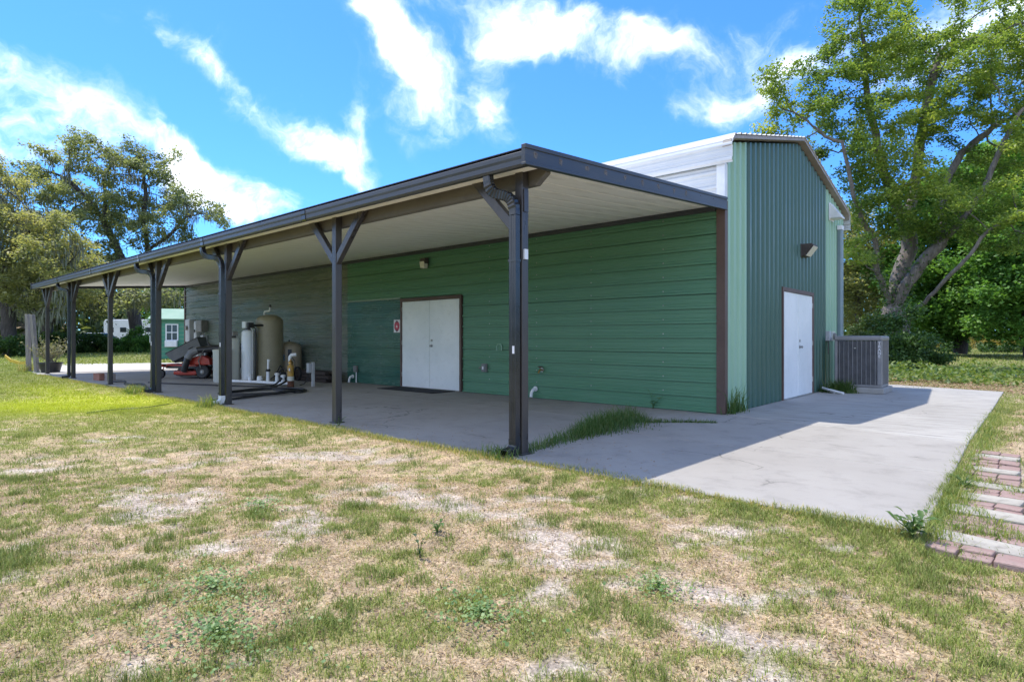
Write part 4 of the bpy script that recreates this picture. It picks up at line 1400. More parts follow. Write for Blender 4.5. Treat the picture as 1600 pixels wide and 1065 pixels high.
for s in (-1, 1):
    MB().bar((-1.0, s * .33, .36), (1.05, s * .30, .38), .07, .08).build('frame_rail', M_BLACKP, mw, bevel=.006)
    fk = MB()
    fk.tube([(1.02, s * .56, .42), (1.02, s * .56, .50)], .05, 10)
    fk.bar((1.02, s * .30, .40), (1.02, s * .56, .43), .08, .06)
    fk.bar((1.0, s * .56 - .07, .42), (1.08, s * .56 - .07, .16), .03, .02, (0, 1, 0))
    fk.bar((1.0, s * .56 + .07, .42), (1.08, s * .56 + .07, .16), .03, .02, (0, 1, 0))
    fo = fk.build('caster_fork', M_RED, mw, bevel=.004)
    MB().lathe([(.10, -.05), (.155, -.045), (.165, -.02), (.165, .02), (.155, .045), (.10, .05)], 22, (1.08, s * .56, .165), 'y').build('caster_wheel', M_BLACK, fo, smooth=True)
    MB().lathe([(.06, -.055), (.06, .055)], 12, (1.08, s * .56, .165), 'y').build('hub', M_GREYBOX, fo, smooth=True)
    fn = MB().prism([(-.75, .47), (-.70, .68), (-.45, .80), (-.05, .72), (.12, .52), (.0, .47)], s * .32, s * .60, 'xz').build('fender', M_RED, mw, bevel=.035, seg=3)
    wv = MB().lathe([(.13, -.10), (.20, -.105), (.235, -.08), (.24, 0), (.235, .08), (.20, .105), (.13, .10)], 28, (-.45, s * .50, .24), 'y').build('drive_wheel', M_BLACK, mw, smooth=True)
    MB().lathe([(.04, -.108), (.125, -.09), (.125, .09), (.04, .108)], 20, (-.45, s * .50, .24), 'y').build('rim', M_GREYDK, wv, smooth=True)
    MB().lathe([(.035, -.125), (.035, .125)], 12, (-.45, s * .50, .24), 'y').build('hub_cap', M_GREYBOX, wv, smooth=True)
    MB().tube([(-.02, s * .36, .60), (.12, s * .36, .80), (.20, s * .34, 1.02), (.15, s * .20, 1.08)], .016, 8).build('steering_lever', M_BLACKP, mw, smooth=True)
st = MB().box(-.45, .06, -.26, .26, .64, .76).build('seat', M_BLACKP, mw, bevel=.05, seg=3)
MB().prism([(-.40, .74), (-.52, 1.06), (-.44, 1.09), (-.30, .76)], -.25, .25, 'xz').build('seat_back', M_BLACKP, mw, bevel=.04, seg=3)
MB().box(-1.05, -.55, -.26, .26, .42, .80).build('engine', M_BLACKP, mw, bevel=.05)
MB().lathe([(.17, 0), (.17, .08), (.12, .11)], 18, (-.80, 0, .80)).build('air_filter', M_BLACKP, mw, smooth=True)
MB().tube([(-1.1, .32, .35), (-1.08, .30, .55), (-1.0, .2, .62)], .05, 10).build('muffler', M_STEEL, mw, smooth=True)
MB().tube([(-.42, .62, .38), (-.36, .66, .62), (-.55, .66, .98), (-.66, .6, 1.03)], .016, 6).build('side_rail', M_STEEL, mw, smooth=True)
MB().tube([(.12, .72, .26), (.06, .74, .42), (-.04, .74, .74), (-.14, .70, .90), (-.34, .62, .98), (-1.0, .40, 1.05), (-1.62, .25, 1.15)], [.10, .10, .10, .115, .115, .115, .12], 16).build('discharge_tube', M_BLACKP, mw, smooth=True)
MB().tube([(-.03, .745, .70), (-.14, .70, .90), (-.32, .63, .975)], .123, 16).build('tube_clamp', M_GREYP, mw, smooth=True)
for y in (-.34, .34):
    MB().box(-1.95, -1.25, y - .30, y + .30, .42, 1.05).build('grass_bag', M_BLACK, mw, bevel=.07, seg=3)
MB().prism([(-2.0, 1.04), (-1.9, 1.22), (-1.4, 1.22), (-1.2, 1.04)], -.68, .68, 'xz').build('bagger_hood', M_BLACKP, mw, bevel=.05, seg=3)
MB().bar((-1.0, 0, .36), (-1.9, 0, .40), .6, .05).build('bagger_frame', M_BLACKP, mw)

ct = thing('dump_cart', 'black dump cart with a tilted grey sided tub behind the mower', 'cart', (-17.1, -1.25, 0), math.radians(232))
TI = Matrix.Rotation(.50, 4, 'Y')
tub = MB()
W = lambda x, y, z: TI @ Vector((x, y, z)) + Vector((0, 0, .58))
ob = [(-.55, -.42), (.55, -.42), (.55, .42), (-.55, .42)]
vs = [W(x * .82, y * .82, 0) for x, y in ob] + [W(x, y, .40) for x, y in ob] + [W(x * .80, y * .80, .02) for x, y in ob] + [W(x * .97, y * .97, .40) for x, y in ob]
fs = [(3, 2, 1, 0), (8, 9, 10, 11)] + [(i, (i + 1) % 4, 4 + (i + 1) % 4, 4 + i) for i in range(4)] + [(8 + (i + 1) % 4, 8 + i, 12 + i, 12 + (i + 1) % 4) for i in range(4)] + [(4 + i, 4 + (i + 1) % 4, 12 + (i + 1) % 4, 12 + i) for i in range(4)]
tub.add(vs, fs).build('tub', M_BLACKP, ct, bevel=.01)
MB().add([W(x, y, z) for x, y, z in ((-.47, .39, .06), (.47, .39, .06), (.53, .42, .37), (-.53, .42, .37), (-.47, .41, .06), (.47, .41, .06), (.53, .437, .37), (-.53, .437, .37))],
         [(0, 1, 2, 3), (7, 6, 5, 4), (0, 4, 5, 1), (1, 5, 6, 2), (2, 6, 7, 3), (3, 7, 4, 0)]).build('side_panel', M_GREYP, ct)
MB().bar((-.2, 0, .30), (1.1, 0, .30), .06, .05).build('tow_bar', M_BLACKP, ct)
for s in (-1, 1):
    wv = MB().lathe([(.10, -.05), (.18, -.05), (.2, -.02), (.2, .02), (.18, .05), (.10, .05)], 20, (-.15, s * .42, .2), 'y').build('wheel', M_BLACK, ct, smooth=True)
    MB().lathe([(.1, -.04), (.1, .04)], 14, (-.15, s * .42, .2), 'y').build('rim', M_GREYP, wv, smooth=True)
MB().box(-.22, -.08, -.42, .42, .17, .34).build('axle_frame', M_BLACKP, ct)

# ------------------------------------------------------------------ the far end: pot, old posts, strap, shed
pc = P(79, 583, 20.3)
pt_ = thing('potted_shrub', 'black tub holding a dry half leafless shrub', 'potted plant', (pc[0], pc[1], -.01))
MB().lathe([(.26, 0), (.33, .30), (.35, .30), (.35, .34), (.31, .34), (.30, .29), (.02, .28)], 24).build('tub', M_BLACKP, pt_, smooth=True)
tw = MB()
r2 = random.Random(3)
tips = []
for k in range(34):
    a = r2.uniform(0, 2 * PI)
    L = r2.uniform(.5, 1.05)
    sp = r2.uniform(.15, .75)
    p_ = Vector((r2.uniform(-.12, .12), r2.uniform(-.12, .12), .28))
    pts_ = [p_]
    for q in range(5):
        p_ = p_ + Vector((math.cos(a) * sp * L / 5, math.sin(a) * sp * L / 5, L * (1 - .4 * sp) / 5)) + Vector((r2.uniform(-.03, .03), r2.uniform(-.03, .03), r2.uniform(-.02, .02)))
        pts_.append(p_)
        if q > 0:
            tips.append(p_)
    tw.tube(pts_, [.011, .010, .008, .007, .005, .003], 5)
tw.build('stem', M_TWIG, pt_)

M_DRYLEAF = leaf_mat('dry_shrub_leaf', [(0, (.18, .19, .08)), (.5, (.24, .24, .12)), (1, (.33, .29, .17))], .25)


def leaves_mesh(name, C, size, m, up=.35, tint=None, rng_=RNG, aspect=.6):
    """one diamond leaf at each centre"""
    C = np.asarray(C)
    n = len(C)
    nrm = rng_.normal(size=(n, 3))
    nrm[:, 2] = np.abs(nrm[:, 2]) + up
    nrm /= np.linalg.norm(nrm, axis=1)[:, None]
    a = rng_.normal(size=(n, 3))
    a -= nrm * (a * nrm).sum(1)[:, None]
    a /= np.linalg.norm(a, axis=1)[:, None] + 1e-9
    b = np.cross(nrm, a)
    s = (size * rng_.uniform(.6, 1.35, n))[:, None]
    V = np.stack([C - a * s * .5, C + b * s * aspect * .5 + nrm * s * .06, C + a * s * .5, C - b * s * aspect * .5 + nrm * s * .06], 1).reshape(-1, 3)
    F_ = np.arange(4 * n).reshape(n, 4)
    tint = rng_.uniform(0, 1, n) if tint is None else tint
    return mesh_np(name, V, F_, m, {'tint': np.repeat(tint, 4)})


tp = np.array([tuple(q) for q in tips])
C = tp[RNG.integers(0, len(tp), 1100)] + RNG.normal(0, .05, (1100, 3))
C = C[C[:, 2] > .3]
obj('foliage', leaves_mesh('foliage', C, .06, M_DRYLEAF), pt_)['kind'] = 'stuff'

for px, pyb, dep, lean, hh, lb in ((45, 582, 20.9, (-.04, 0), 2.05, 'grey weathered fence post standing upright left of the potted shrub'), (58, 582, 20.5, (-.17, .05), 2.02, 'grey weathered post leaning against its upright neighbour')):
    q = P(px, pyb, dep)
    t = thing('wooden_post', lb, 'post', (q[0], q[1], -.06))
    d_ = CR * lean[0] + np.array([0, 0, hh])
    MB().bar((0, 0, 0), tuple(d_), .10, .14, tuple(CF)).build('timber', M_WOOD, t, bevel=.008)
q = P(8, 556, 22)
q2 = P(31, 567, 21.5)
q3 = P(47, 563, 21)
qs = [q, q * .6 + q2 * .4 - [0, 0, .07], q2, q2 * .5 + q3 * .5 - [0, 0, .04], q3]
t = MB()
for a, b in zip(qs[:-1], qs[1:]):
    t.bar(tuple(a), tuple(b), .03, .10)
t = tag(t.build('hammock_strap', M_YELROPE), 'yellow strap sagging from the old wooden posts', 'strap')


def grass_clump(name, label, cat, loc, n, r, h, m, seed=0, w=.006, group=None):
    g_ = np.random.default_rng(seed)
    ang = g_.uniform(0, 2 * PI, n)
    rad = r * np.sqrt(g_.uniform(0, 1, n))
    bx, by = rad * np.cos(ang), rad * np.sin(ang)
    H = h * g_.uniform(.45, 1.1, n)
    lean = g_.uniform(.1, .8, n) * H
    la = ang + g_.normal(0, .8, n)
    sx, sy = -np.sin(la) * w, np.cos(la) * w
    z = np.zeros(n)
    V = np.stack([np.stack([bx - sx, by - sy, z], 1), np.stack([bx + sx, by + sy, z], 1),
                  np.stack([bx + .35 * lean * np.cos(la) + sx * .8, by + .35 * lean * np.sin(la) + sy * .8, H * .6], 1),
                  np.stack([bx + .35 * lean * np.cos(la) - sx * .8, by + .35 * lean * np.sin(la) - sy * .8, H * .6], 1),
                  np.stack([bx + lean * np.cos(la), by + lean * np.sin(la), H], 1)], 1).reshape(-1, 3)
    k_ = np.arange(n)[:, None] * 5
    F_ = np.concatenate([k_ + np.array([[0, 1, 2]]), k_ + np.array([[0, 2, 3]]), k_ + np.array([[3, 2, 4]])], 0)
    o = obj(name, mesh_np(name, V, F_, m, {'tint': np.repeat(g_.uniform(0, 1, n), 5)}))
    o.location = loc
    return tag(o, label, cat, group)


M_WEED = leaf_mat('weed_leaf', [(0, (.05, .11, .025)), (.6, (.08, .15, .035)), (1, (.15, .18, .06))], .3)
M_WEEDS = leaf_mat('weed_dry', [(0, (.17, .22, .05)), (.5, (.33, .33, .10)), (1, (.48, .38, .19))], .3)
q = P(44, 580, 21)
grass_clump('weed_tuft', 'dry tuft of tall weeds at the foot of the old wooden posts', 'weed', (q[0], q[1], -.06), 160, .28, .38, M_WEEDS, 4, .009)
M_EDGE = leaf_mat('edge_weed_leaf', [(0, (.10, .17, .035)), (.6, (.20, .26, .06)), (1, (.36, .33, .12))], .35)

# shed beyond the far corner
sp = P(239, 560, 33)
shed = thing('garden_shed', 'small green metal shed with pale roof and white window', 'shed', (sp[0], sp[1], -.05), math.radians(-33))
for k in range(10):
    z = k * .23
    MB().box(-.03, .0, .0, 4.4, z + .004, z + .226).build('siding_board', M_SHEDG, shed)
    MB().box(-.03, .018, .0, 4.4, z + .226, z + .250).build('rib', M_SHEDR, shed)
MB().box(-3.0, -.04, .0, 4.4, 0, 2.3).build('wall', M_SHEDG, shed)
MB().add([(.25, -.2, 2.22), (.25, 4.6, 2.22), (-1.5, 4.6, 2.85), (-1.5, -.2, 2.85), (-3.2, -.2, 2.22), (-3.2, 4.6, 2.22), (.25, -.2, 2.28), (.25, 4.6, 2.28), (-1.5, 4.6, 2.91), (-1.5, -.2, 2.91), (-3.2, -.2, 2.28), (-3.2, 4.6, 2.28)],
         [(6, 7, 8, 9), (9, 8, 11, 10), (0, 3, 2, 1), (3, 4, 5, 2), (0, 1, 7, 6), (4, 10, 11, 5), (0, 6, 9, 3), (3, 9, 10, 4), (1, 2, 8, 7), (2, 5, 11, 8)]).build('roof', M_SHEDR, shed)
wf = MB()
wy = .95
for y0_, y1_, z0_, z1_ in ((wy - .32, wy - .26, 1.05, 2.0), (wy + .26, wy + .32, 1.05, 2.0), (wy - .26, wy + .26, 1.94, 2.0), (wy - .26, wy + .26, 1.05, 1.11), (wy - .02, wy + .02, 1.11, 1.94), (wy - .26, wy + .26, 1.5, 1.55)):
    wf.box(.0, .05, y0_, y1_, z0_, z1_)
wf = wf.build('window', M_WHITE_TRIM, shed)
MB().box(.012, .02, wy - .26, wy + .26, 1.11, 1.94).build('pane', M_GLASS, wf)
MB().box(.05, .30, wy - .30, wy + .30, .72, 1.08).build('window_unit', M_WHITE_TRIM, shed, bevel=.02)
MB().box(.02, .06, wy - 1.1, wy - .55, .95, 1.35).build('notice_board', M_WHITE_TRIM, shed, bevel=.01)

# ------------------------------------------------------------------ far vehicles and house, glimpsed through the trees
def car(name, label, cat, px, dep, rz, L, Hh, boxy):
    q = P(px, 530, dep)
    t = thing(name, label, cat, (q[0], q[1], -.05), rz)
    W_ = 1.9 if not boxy else 2.3
    if boxy:
        MB().prism([(-L / 2, .5), (L / 2, .5), (L / 2, Hh - .5), (L / 2 - .35, Hh), (-L / 2 + .2, Hh), (-L / 2, Hh - .3)], -W_ / 2, W_ / 2, 'xz').build('body', M_CARW, t, bevel=.08)
        for a in np.linspace(-L / 2 + .5, L / 2 - 1.3, 4):
            MB().box(a, a + .8, -W_ / 2 - .02, W_ / 2 + .02, Hh * .55, Hh * .55 + .6).build('window', M_GLASS, t, bevel=.03)
    else:
        MB().prism([(-L / 2, .35), (L / 2, .35), (L / 2, .85), (L / 2 - .9, 1.0), (-L / 2 + .1, 1.02), (-L / 2, .8)], -W_ / 2, W_ / 2, 'xz').build('body', M_CARW, t, bevel=.08)
        MB().prism([(-L / 2 + .25, 1.0), (L / 2 - 1.2, 1.0), (L / 2 - 1.9, Hh), (-L / 2 + .6, Hh)], -W_ / 2 + .12, W_ / 2 - .12, 'xz').build('cabin', M_GLASS, t, bevel=.06)
        MB().box(-L / 2 + .62, L / 2 - 1.95, -W_ / 2 + .12, W_ / 2 - .12, Hh - .02, Hh + .05).build('roof', M_CARW, t, bevel=.03)
    for sx in (-L * .3, L * .32):
        for sy in (-1, 1):
            wv = MB().lathe([(.2, -.1), (.33, -.1), (.33, .1), (.2, .1)], 18, (sx, sy * (W_ / 2 - .08), .33), 'y').build('wheel', M_BLACK, t, smooth=True)
            MB().lathe([(.2, -.06), (.2, .06)], 12, (sx, sy * (W_ / 2 - .05), .33), 'y').build('rim', M_GREYBOX, wv, smooth=True)
    return t


car('parked_car', 'white car with dark windows parked beyond the far hedge', 'car', 160, 66, math.radians(40), 4.8, 1.75, False)
car('camper_trailer', 'tall white camper parked beyond the hedge behind the oak trunk', 'camper', 212, 74, math.radians(40), 6.5, 3.5, True)
q = P(10, 540, 84)
hs = thing('far_house', 'tan roofed house half hidden behind the trees at far left', 'house', (q[0], q[1], -.05), math.radians(41))
MB().box(-7, 7, -4, 4, 0, 2.6).build('wall', M_HOUSE, hs)
MB().add([(-7.6, -4.6, 2.55), (7.6, -4.6, 2.55), (7.6, 4.6, 2.55), (-7.6, 4.6, 2.55), (-4.5, 0, 4.6), (4.5, 0, 4.6)], [(0, 1, 5, 4), (1, 2, 5), (2, 3, 4, 5), (3, 0, 4), (3, 2, 1, 0)]).build('roof', M_HROOF, hs)
for x in (-4.5, -1, 3.5):
    w = MB().box(x - .7, x + .7, -4.06, -4.0, .9, 2.0).build('window', M_WHITE_TRIM, hs)
    MB().box(x - .6, x + .6, -4.08, -4.06, 1.0, 1.9).build('pane', M_GLASS, w)

# ------------------------------------------------------------------ trees
LEAF_OAK = leaf_mat('oak_leaf_yellow_green', [(0, (.06, .11, .03)), (.35, (.14, .215, .05)), (.7, (.26, .325, .075)), (1, (.40, .41, .095))], .5)  # green to yellow-green tones, varied from leaf to leaf
LEAF_LIVE = leaf_mat('live_oak_leaf', [(0, (.10, .125, .07)), (.5, (.22, .25, .125)), (.85, (.32, .335, .155)), (1, (.42, .40, .14))], .45)
LEAF_LIVEY = leaf_mat('live_oak_leaf_yellow', [(0, (.11, .135, .06)), (.45, (.24, .255, .115)), (.8, (.36, .34, .14)), (1, (.46, .40, .13))], .45)
LEAF_MAPLE = leaf_mat('broad_green_leaf', [(0, (0.048, 0.115, 0.029)), (.5, (0.099, 0.216, 0.045)), (.85, (0.160, 0.296, 0.064)), (1, (0.240, 0.352, 0.080))], .40)
LEAF_SHRUB = leaf_mat('shrub_leaf', [(0, (0.029, 0.065, 0.018)), (.6, (0.065, 0.130, 0.031)), (1, (0.130, 0.195, 0.052))], .28)
LEAF_MOSS = leaf_mat('spanish_moss', [(0, (.14, .15, .12)), (1, (.28, .29, .235))], .3, .9)
LEAF_FAR = leaf_mat('far_foliage', [(0, (0.049, 0.077, 0.031)), (.6, (0.098, 0.140, 0.049)), (1, (0.196, 0.210, 0.084))], .3)


def colonize(attr, nodes, parents, step, kill, iters, jit=.25, seed=1):
    g_ = np.random.default_rng(seed)
    N_ = [np.array(n, float) for n in nodes]
    par = list(parents)
    A = attr.copy()
    D = np.full(len(A), 1e9)
    I = np.zeros(len(A), int)

    def upd(start):
        nonlocal D, I
        new = np.array(N_[start:])
        if len(new) == 0 or len(A) == 0:
            return
        d_ = np.linalg.norm(A[:, None, :] - new[None], axis=2)
        j = d_.argmin(1)
        dm = d_[np.arange(len(A)), j]
        b = dm < D
        D = np.where(b, dm, D)
        I = np.where(b, j + start, I)
    upd(0)
    for it in range(iters):
        keep = D > kill
        A, D, I = A[keep], D[keep], I[keep]
        if len(A) == 0:
            break
        arr = np.array(N_)
        dirs = A - arr[I]
        dirs /= np.linalg.norm(dirs, axis=1)[:, None] + 1e-9
        uniq, inv = np.unique(I, return_inverse=True)
        acc = np.zeros((len(uniq), 3))
        np.add.at(acc, inv, dirs)
        acc /= np.linalg.norm(acc, axis=1)[:, None] + 1e-9
        acc += g_.normal(0, jit, acc.shape)
        acc /= np.linalg.norm(acc, axis=1)[:, None] + 1e-9
        start = len(N_)
        for u, a in zip(uniq, acc):
            N_.append(N_[u] + a * step)
            par.append(int(u))
        upd(start)
        if len(N_) > 5200:
            break
    return np.array(N_), np.array(par)


def tree_mesh(name, N_, par, r_tip, r_base, m, expo=2.3):
    n = len(N_)
    kids = [[] for _ in range(n)]
    for i, p_ in enumerate(par):
        if p_ >= 0:
            kids[p_].append(i)
    R = np.zeros(n)
    order = list(range(n))
    for i in reversed(order):
        if not kids[i]:
            R[i] = r_tip
        else:
            R[i] = sum(R[k_] ** expo for k_ in kids[i]) ** (1 / expo)
    # scale so that the root reaches its measured radius, tips stay thin
    root = R[0]
    al = math.log(r_base / r_tip) / math.log(max(root / r_tip, 1.01))
    R = r_tip * (R / r_tip) ** al
    V, F4 = [], []
    ring = {}

    def ringat(i, d_, rad, ns):
        d_ = d_ / (np.linalg.norm(d_) + 1e-9)
        ref = np.array([0, 0, 1.0]) if abs(d_[2]) < .9 else np.array([1.0, 0, 0])
        s = np.cross(d_, ref)
        s /= np.linalg.norm(s)
        u = np.cross(d_, s)
        k0 = len(V)
        for j in range(ns):
            a = 2 * PI * j / ns
            V.append(N_[i] + (s * math.cos(a) + u * math.sin(a)) * rad)
        return k0
    for i in range(n):
        if not kids[i]:
            continue
        for c in sorted(kids[i], key=lambda q_: -R[q_]):
            main = c == max(kids[i], key=lambda q_: R[q_])
            d_ = N_[c] - N_[i]
            ns = 9 if R[c] > .12 else (6 if R[c] > .04 else 4)
            if main and i in ring and ring[i][1] == ns:
                a0 = ring[i][0]
            else:
                a0 = ringat(i, d_, min(R[i], R[c] * 1.25) if not main else R[i], ns)
            dn = d_
            if kids[c]:
                mc = max(kids[c], key=lambda q_: R[q_])
                dn = d_ / (np.linalg.norm(d_) + 1e-9) + (N_[mc] - N_[c]) / (np.linalg.norm(N_[mc] - N_[c]) + 1e-9)
            b0 = ringat(c, dn, R[c], ns)
            ring[c] = (b0, ns)
            # align the two rings to avoid twist
            va, vb = np.array(V[a0:a0 + ns]), np.array(V[b0:b0 + ns])
            best = min(range(ns), key=lambda o_: ((va - np.roll(vb, -o_, 0)) ** 2).sum())
            for j in range(ns):
                F4.append((a0 + j, a0 + (j + 1) % ns, b0 + (j + 1 + best) % ns, b0 + (j + best) % ns))
    return mesh_np(name, np.array(V), np.array(F4), m, smooth=True), R


def ell_points(ells, n, clump, seed, nclump=None):
    """clumped points inside ellipsoids given as (px, py, rx, ry, depth, rdepth_m)"""
    g_ = np.random.default_rng(seed)
    vol = np.array([e[2] * e[3] * (e[4] / 30) ** 2 for e in ells], float)
    vol /= vol.sum()
    nclump = nclump or max(8, n // 14)
    out = []
    for _ in range(nclump):
        e = ells[g_.choice(len(ells), p=vol)]
        v = g_.normal(size=3)
        v /= np.linalg.norm(v)
        v *= g_.uniform(0, 1) ** (1 / 3.8)
        c = P(e[0], e[1], e[4]) + CR * v[0] * e[2] / FPX * e[4] + CU * v[1] * e[3] / FPX * e[4] + CF * v[2] * e[5]
        k_ = n // nclump
        q_ = g_.normal(size=(k_, 3)) * clump * np.array([1, 1, .6])
        out.append(c + q_)
    A = np.concatenate(out)
    return A[A[:, 2] > .8]


def make_tree(name, label, limbs, ells, nattr, clump, step, kill, r_base, r_tip, bark, leafm, nleaf, lsize, spread, seed, moss=0, group=None, cat='tree', tintk=.55, leaf_r=None, up=.8, nclump=None, ivy=0):
    """limbs: list of polylines [(px,py,depth)...]; each starts on an earlier point"""
    g_ = np.random.default_rng(seed)
    nodes, par = [], []
    for L in limbs:
        pts_ = [P(*q_) for q_ in L]
        if not nodes:
            nodes.append(pts_[0])
            par.append(-1)
            cur = 0
        else:
            cur = int(np.argmin([np.linalg.norm(pts_[0] - q_) for q_ in nodes]))
        for q_ in pts_[1:]:
            a = nodes[cur]
            dl = np.linalg.norm(q_ - a)
            ns = max(1, int(round(dl / step)))
            for t_ in range(1, ns + 1):
                j = g_.normal(0, .06 * step, 3) if t_ < ns else 0
                nodes.append(a + (q_ - a) * t_ / ns + j)
                par.append(cur)
                cur = len(nodes) - 1
    A = ell_points(ells, nattr, clump, seed + 1, nclump)
    N_, par = colonize(A, nodes, par, step, kill, 150, seed=seed)
    root = N_[0].copy()
    root[2] = GZ - .05
    t = thing(name, label, cat, tuple(root), 0, group)
    me, R = tree_mesh('trunk', N_ - root, par, r_tip, r_base, bark)
    obj('trunk', me, t)
    thin = np.where(R < (leaf_r or r_tip * 2.1))[0]
    pick = thin[g_.integers(0, len(thin), nleaf)]
    C_ = N_[pick] + g_.normal(0, spread, (nleaf, 3)) * np.array([1, 1, .7])
    # tint: each clump of twigs has its own tone, outer leaves are younger and paler
    base_t = vnoise(C_[:, 0] * .55 + C_[:, 2] * .3, C_[:, 1] * .55 - C_[:, 2] * .4, seed)
    tint = np.clip(tintk * base_t + (1 - tintk) * g_.uniform(0, 1, nleaf), 0, 1)
    ok = C_[:, 2] > .25
    o = obj('crown', leaves_mesh('crown', (C_ - root)[ok], lsize, leafm, up, tint[ok], g_), t)
    if ivy:
        lowz = np.where((N_[:, 2] < 5.2) & (R > .09))[0]
        pk = lowz[g_.integers(0, len(lowz), ivy)]
        v = g_.normal(size=(ivy, 3))
        v /= np.linalg.norm(v, axis=1)[:, None]
        hgt = N_[pk][:, 2]
        B = N_[pk] + v * (R[pk] * g_.uniform(.9, 1.5, ivy) + .05)[:, None] + np.stack([0 * hgt, 0 * hgt, g_.normal(0, .25, ivy)], 1)
        B = B[(g_.uniform(0, 1, ivy) < sstep(5.2, 1.5, hgt) * .9 + .08) & (B[:, 2] > .1)]
        oi = obj('ivy', leaves_mesh('ivy', B - root, .11, LEAF_SHRUB, .2, None, g_), t)
        oi['kind'] = 'stuff'
    if moss:
        mid = np.where((R > r_tip * 1.6) & (N_[:, 2] > 2.5))[0]
        pk = mid[g_.integers(0, len(mid), moss)]
        B = N_[pk] + g_.normal(0, .22, (moss, 3))
        Ls = g_.uniform(.3, 1.0, moss) * g_.uniform(.6, 1.4, moss)
        Ls = np.minimum(Ls, B[:, 2] - .8)
        ang = g_.uniform(0, 2 * PI, moss)
        w = g_.uniform(.02, .06, moss)
        dx = np.stack([np.cos(ang) * w, np.sin(ang) * w, np.zeros(moss)], 1)
        sw = g_.normal(0, .06, (moss, 3)) * [1, 1, 0]
        V = np.stack([B - dx * .5, B + dx * .5, B + dx + sw - np.stack([0 * Ls, 0 * Ls, Ls * .55], 1), B - sw * 0 - np.stack([0 * Ls, 0 * Ls, Ls], 1) + sw * 1.5, B - dx + sw - np.stack([0 * Ls, 0 * Ls, Ls * .5], 1)], 1).reshape(-1, 3) - root
        F_ = np.arange(5 * moss).reshape(moss, 5)
        om = obj('moss', mesh_np('moss', V, F_, LEAF_MOSS, {'tint': np.repeat(g_.uniform(0, 1, moss), 5)}), t)
        om['kind'] = 'stuff'
    return t


D1 = 25.0
make_tree('oak_tree', 'tall spreading oak with grey forked limbs behind the air conditioner',
          [[(1402, 575, D1), (1400, 530, D1), (1397, 485, D1)],
           [(1397, 485, D1), (1372, 428, D1 - .3), (1368, 378, D1 - .5), (1352, 352, D1 - .8), (1335, 312, D1 - 1.2), (1326, 265, D1 - 1.5), (1316, 222, D1 - 1.5)],
           [(1372, 428, D1 - .3), (1345, 408, D1 - 1.2), (1322, 396, D1 - 2)],
           [(1397, 485, D1), (1405, 430, D1 + .3), (1421, 388, D1 + .6), (1415, 350, D1 + .6), (1392, 300, D1 + .4), (1376, 255, D1), (1365, 197, D1 - .2), (1354, 140, D1), (1352, 75, D1), (1343, 30, D1)],
           [(1376, 255, D1), (1350, 215, D1 + .8), (1344, 180, D1 + 1)],
           [(1397, 485, D1), (1413, 450, D1 - .4), (1443, 407, D1 - .8), (1470, 380, D1 - 1), (1502, 345, D1 - 1.2), (1535, 302, D1 - 1.4), (1560, 240, D1 - 1.5), (1590, 180, D1 - 1.5)],
           [(1470, 380, D1 - 1), (1474, 330, D1 + .6), (1480, 280, D1 + .8), (1502, 239, D1 + 1), (1550, 200, D1 + 1)],
           [(1400, 515, D1), (1413, 495, D1 - .4), (1445, 473, D1 - 1.2), (1478, 436, D1 - 2), (1507, 407, D1 - 2.6), (1545, 360, D1 - 3), (1590, 330, D1 - 3.3)],
           [(1415, 350, D1 + .6), (1430, 290, D1 + 1.2), (1437, 220, D1 + 1.5), (1450, 150, D1 + 1.5), (1470, 80, D1 + 1.5)]],
          [(1350, 95, 62, 85, D1, 2.2), (1345, 30, 65, 45, D1, 2), (1212, 165, 34, 52, D1 - .5, 1), (1262, 205, 42, 45, D1 - .5, 1.4), (1290, 130, 40, 30, D1, 1.2), (1470, 55, 85, 55, D1 + 1, 2.4), (1500, 140, 95, 75, D1 + .5, 3),
           (1575, 120, 70, 80, D1, 2.5), (1420, 225, 70, 55, D1 + .5, 2.6), (1545, 250, 85, 60, D1, 2.8), (1400, 320, 62, 45, D1 - 1, 2), (1342, 330, 26, 60, D1 - 1, 1.4), (1620, 30, 80, 70, D1, 2.5), (1570, 350, 70, 40, D1 - 2.5, 2),
           (1680, 160, 80, 110, D1, 3), (1350, 250, 35, 40, D1 - 1, 1.4), (1330, 180, 40, 40, D1 - .5, 1.5), (1338, 390, 22, 50, D1 - 1, 1.2), (1440, 330, 50, 40, D1 - 1.5, 2), (1390, 270, 45, 40, D1 - 1, 1.6), (1500, 320, 60, 40, D1 - 2, 2)],
          2600, .30, .34, .42, .50, .008, M_BARK, LEAF_OAK, 125000, .125, .17, 101, leaf_r=.018, nclump=285, ivy=5000)
D2 = 42.0
make_tree('broadleaf_tree', 'dense dark green tree with broad leaves right of the oak',
          [[(1500, 552, D2), (1500, 480, D2), (1505, 400, D2), (1510, 300, D2)], [(1500, 480, D2), (1460, 420, D2)], [(1500, 450, D2), (1550, 400, D2)]],
          [(1500, 390, 85, 120, D2, 3.5), (1455, 465, 60, 55, D2 - 1, 2.6), (1530, 470, 70, 50, D2 - 1.5, 3), (1530, 300, 80, 75, D2, 3), (1450, 350, 55, 90, D2, 3), (1410, 450, 40, 70, D2, 2.5), (1570, 440, 50, 80, D2, 3), (1480, 520, 80, 18, D2 - 1, 2.5)],
          1700, .6, .55, .65, .42, .012, M_BARKD, LEAF_MAPLE, 75000, .27, .42, 202, leaf_r=.05, tintk=.6, nclump=170)
D3 = 36.0
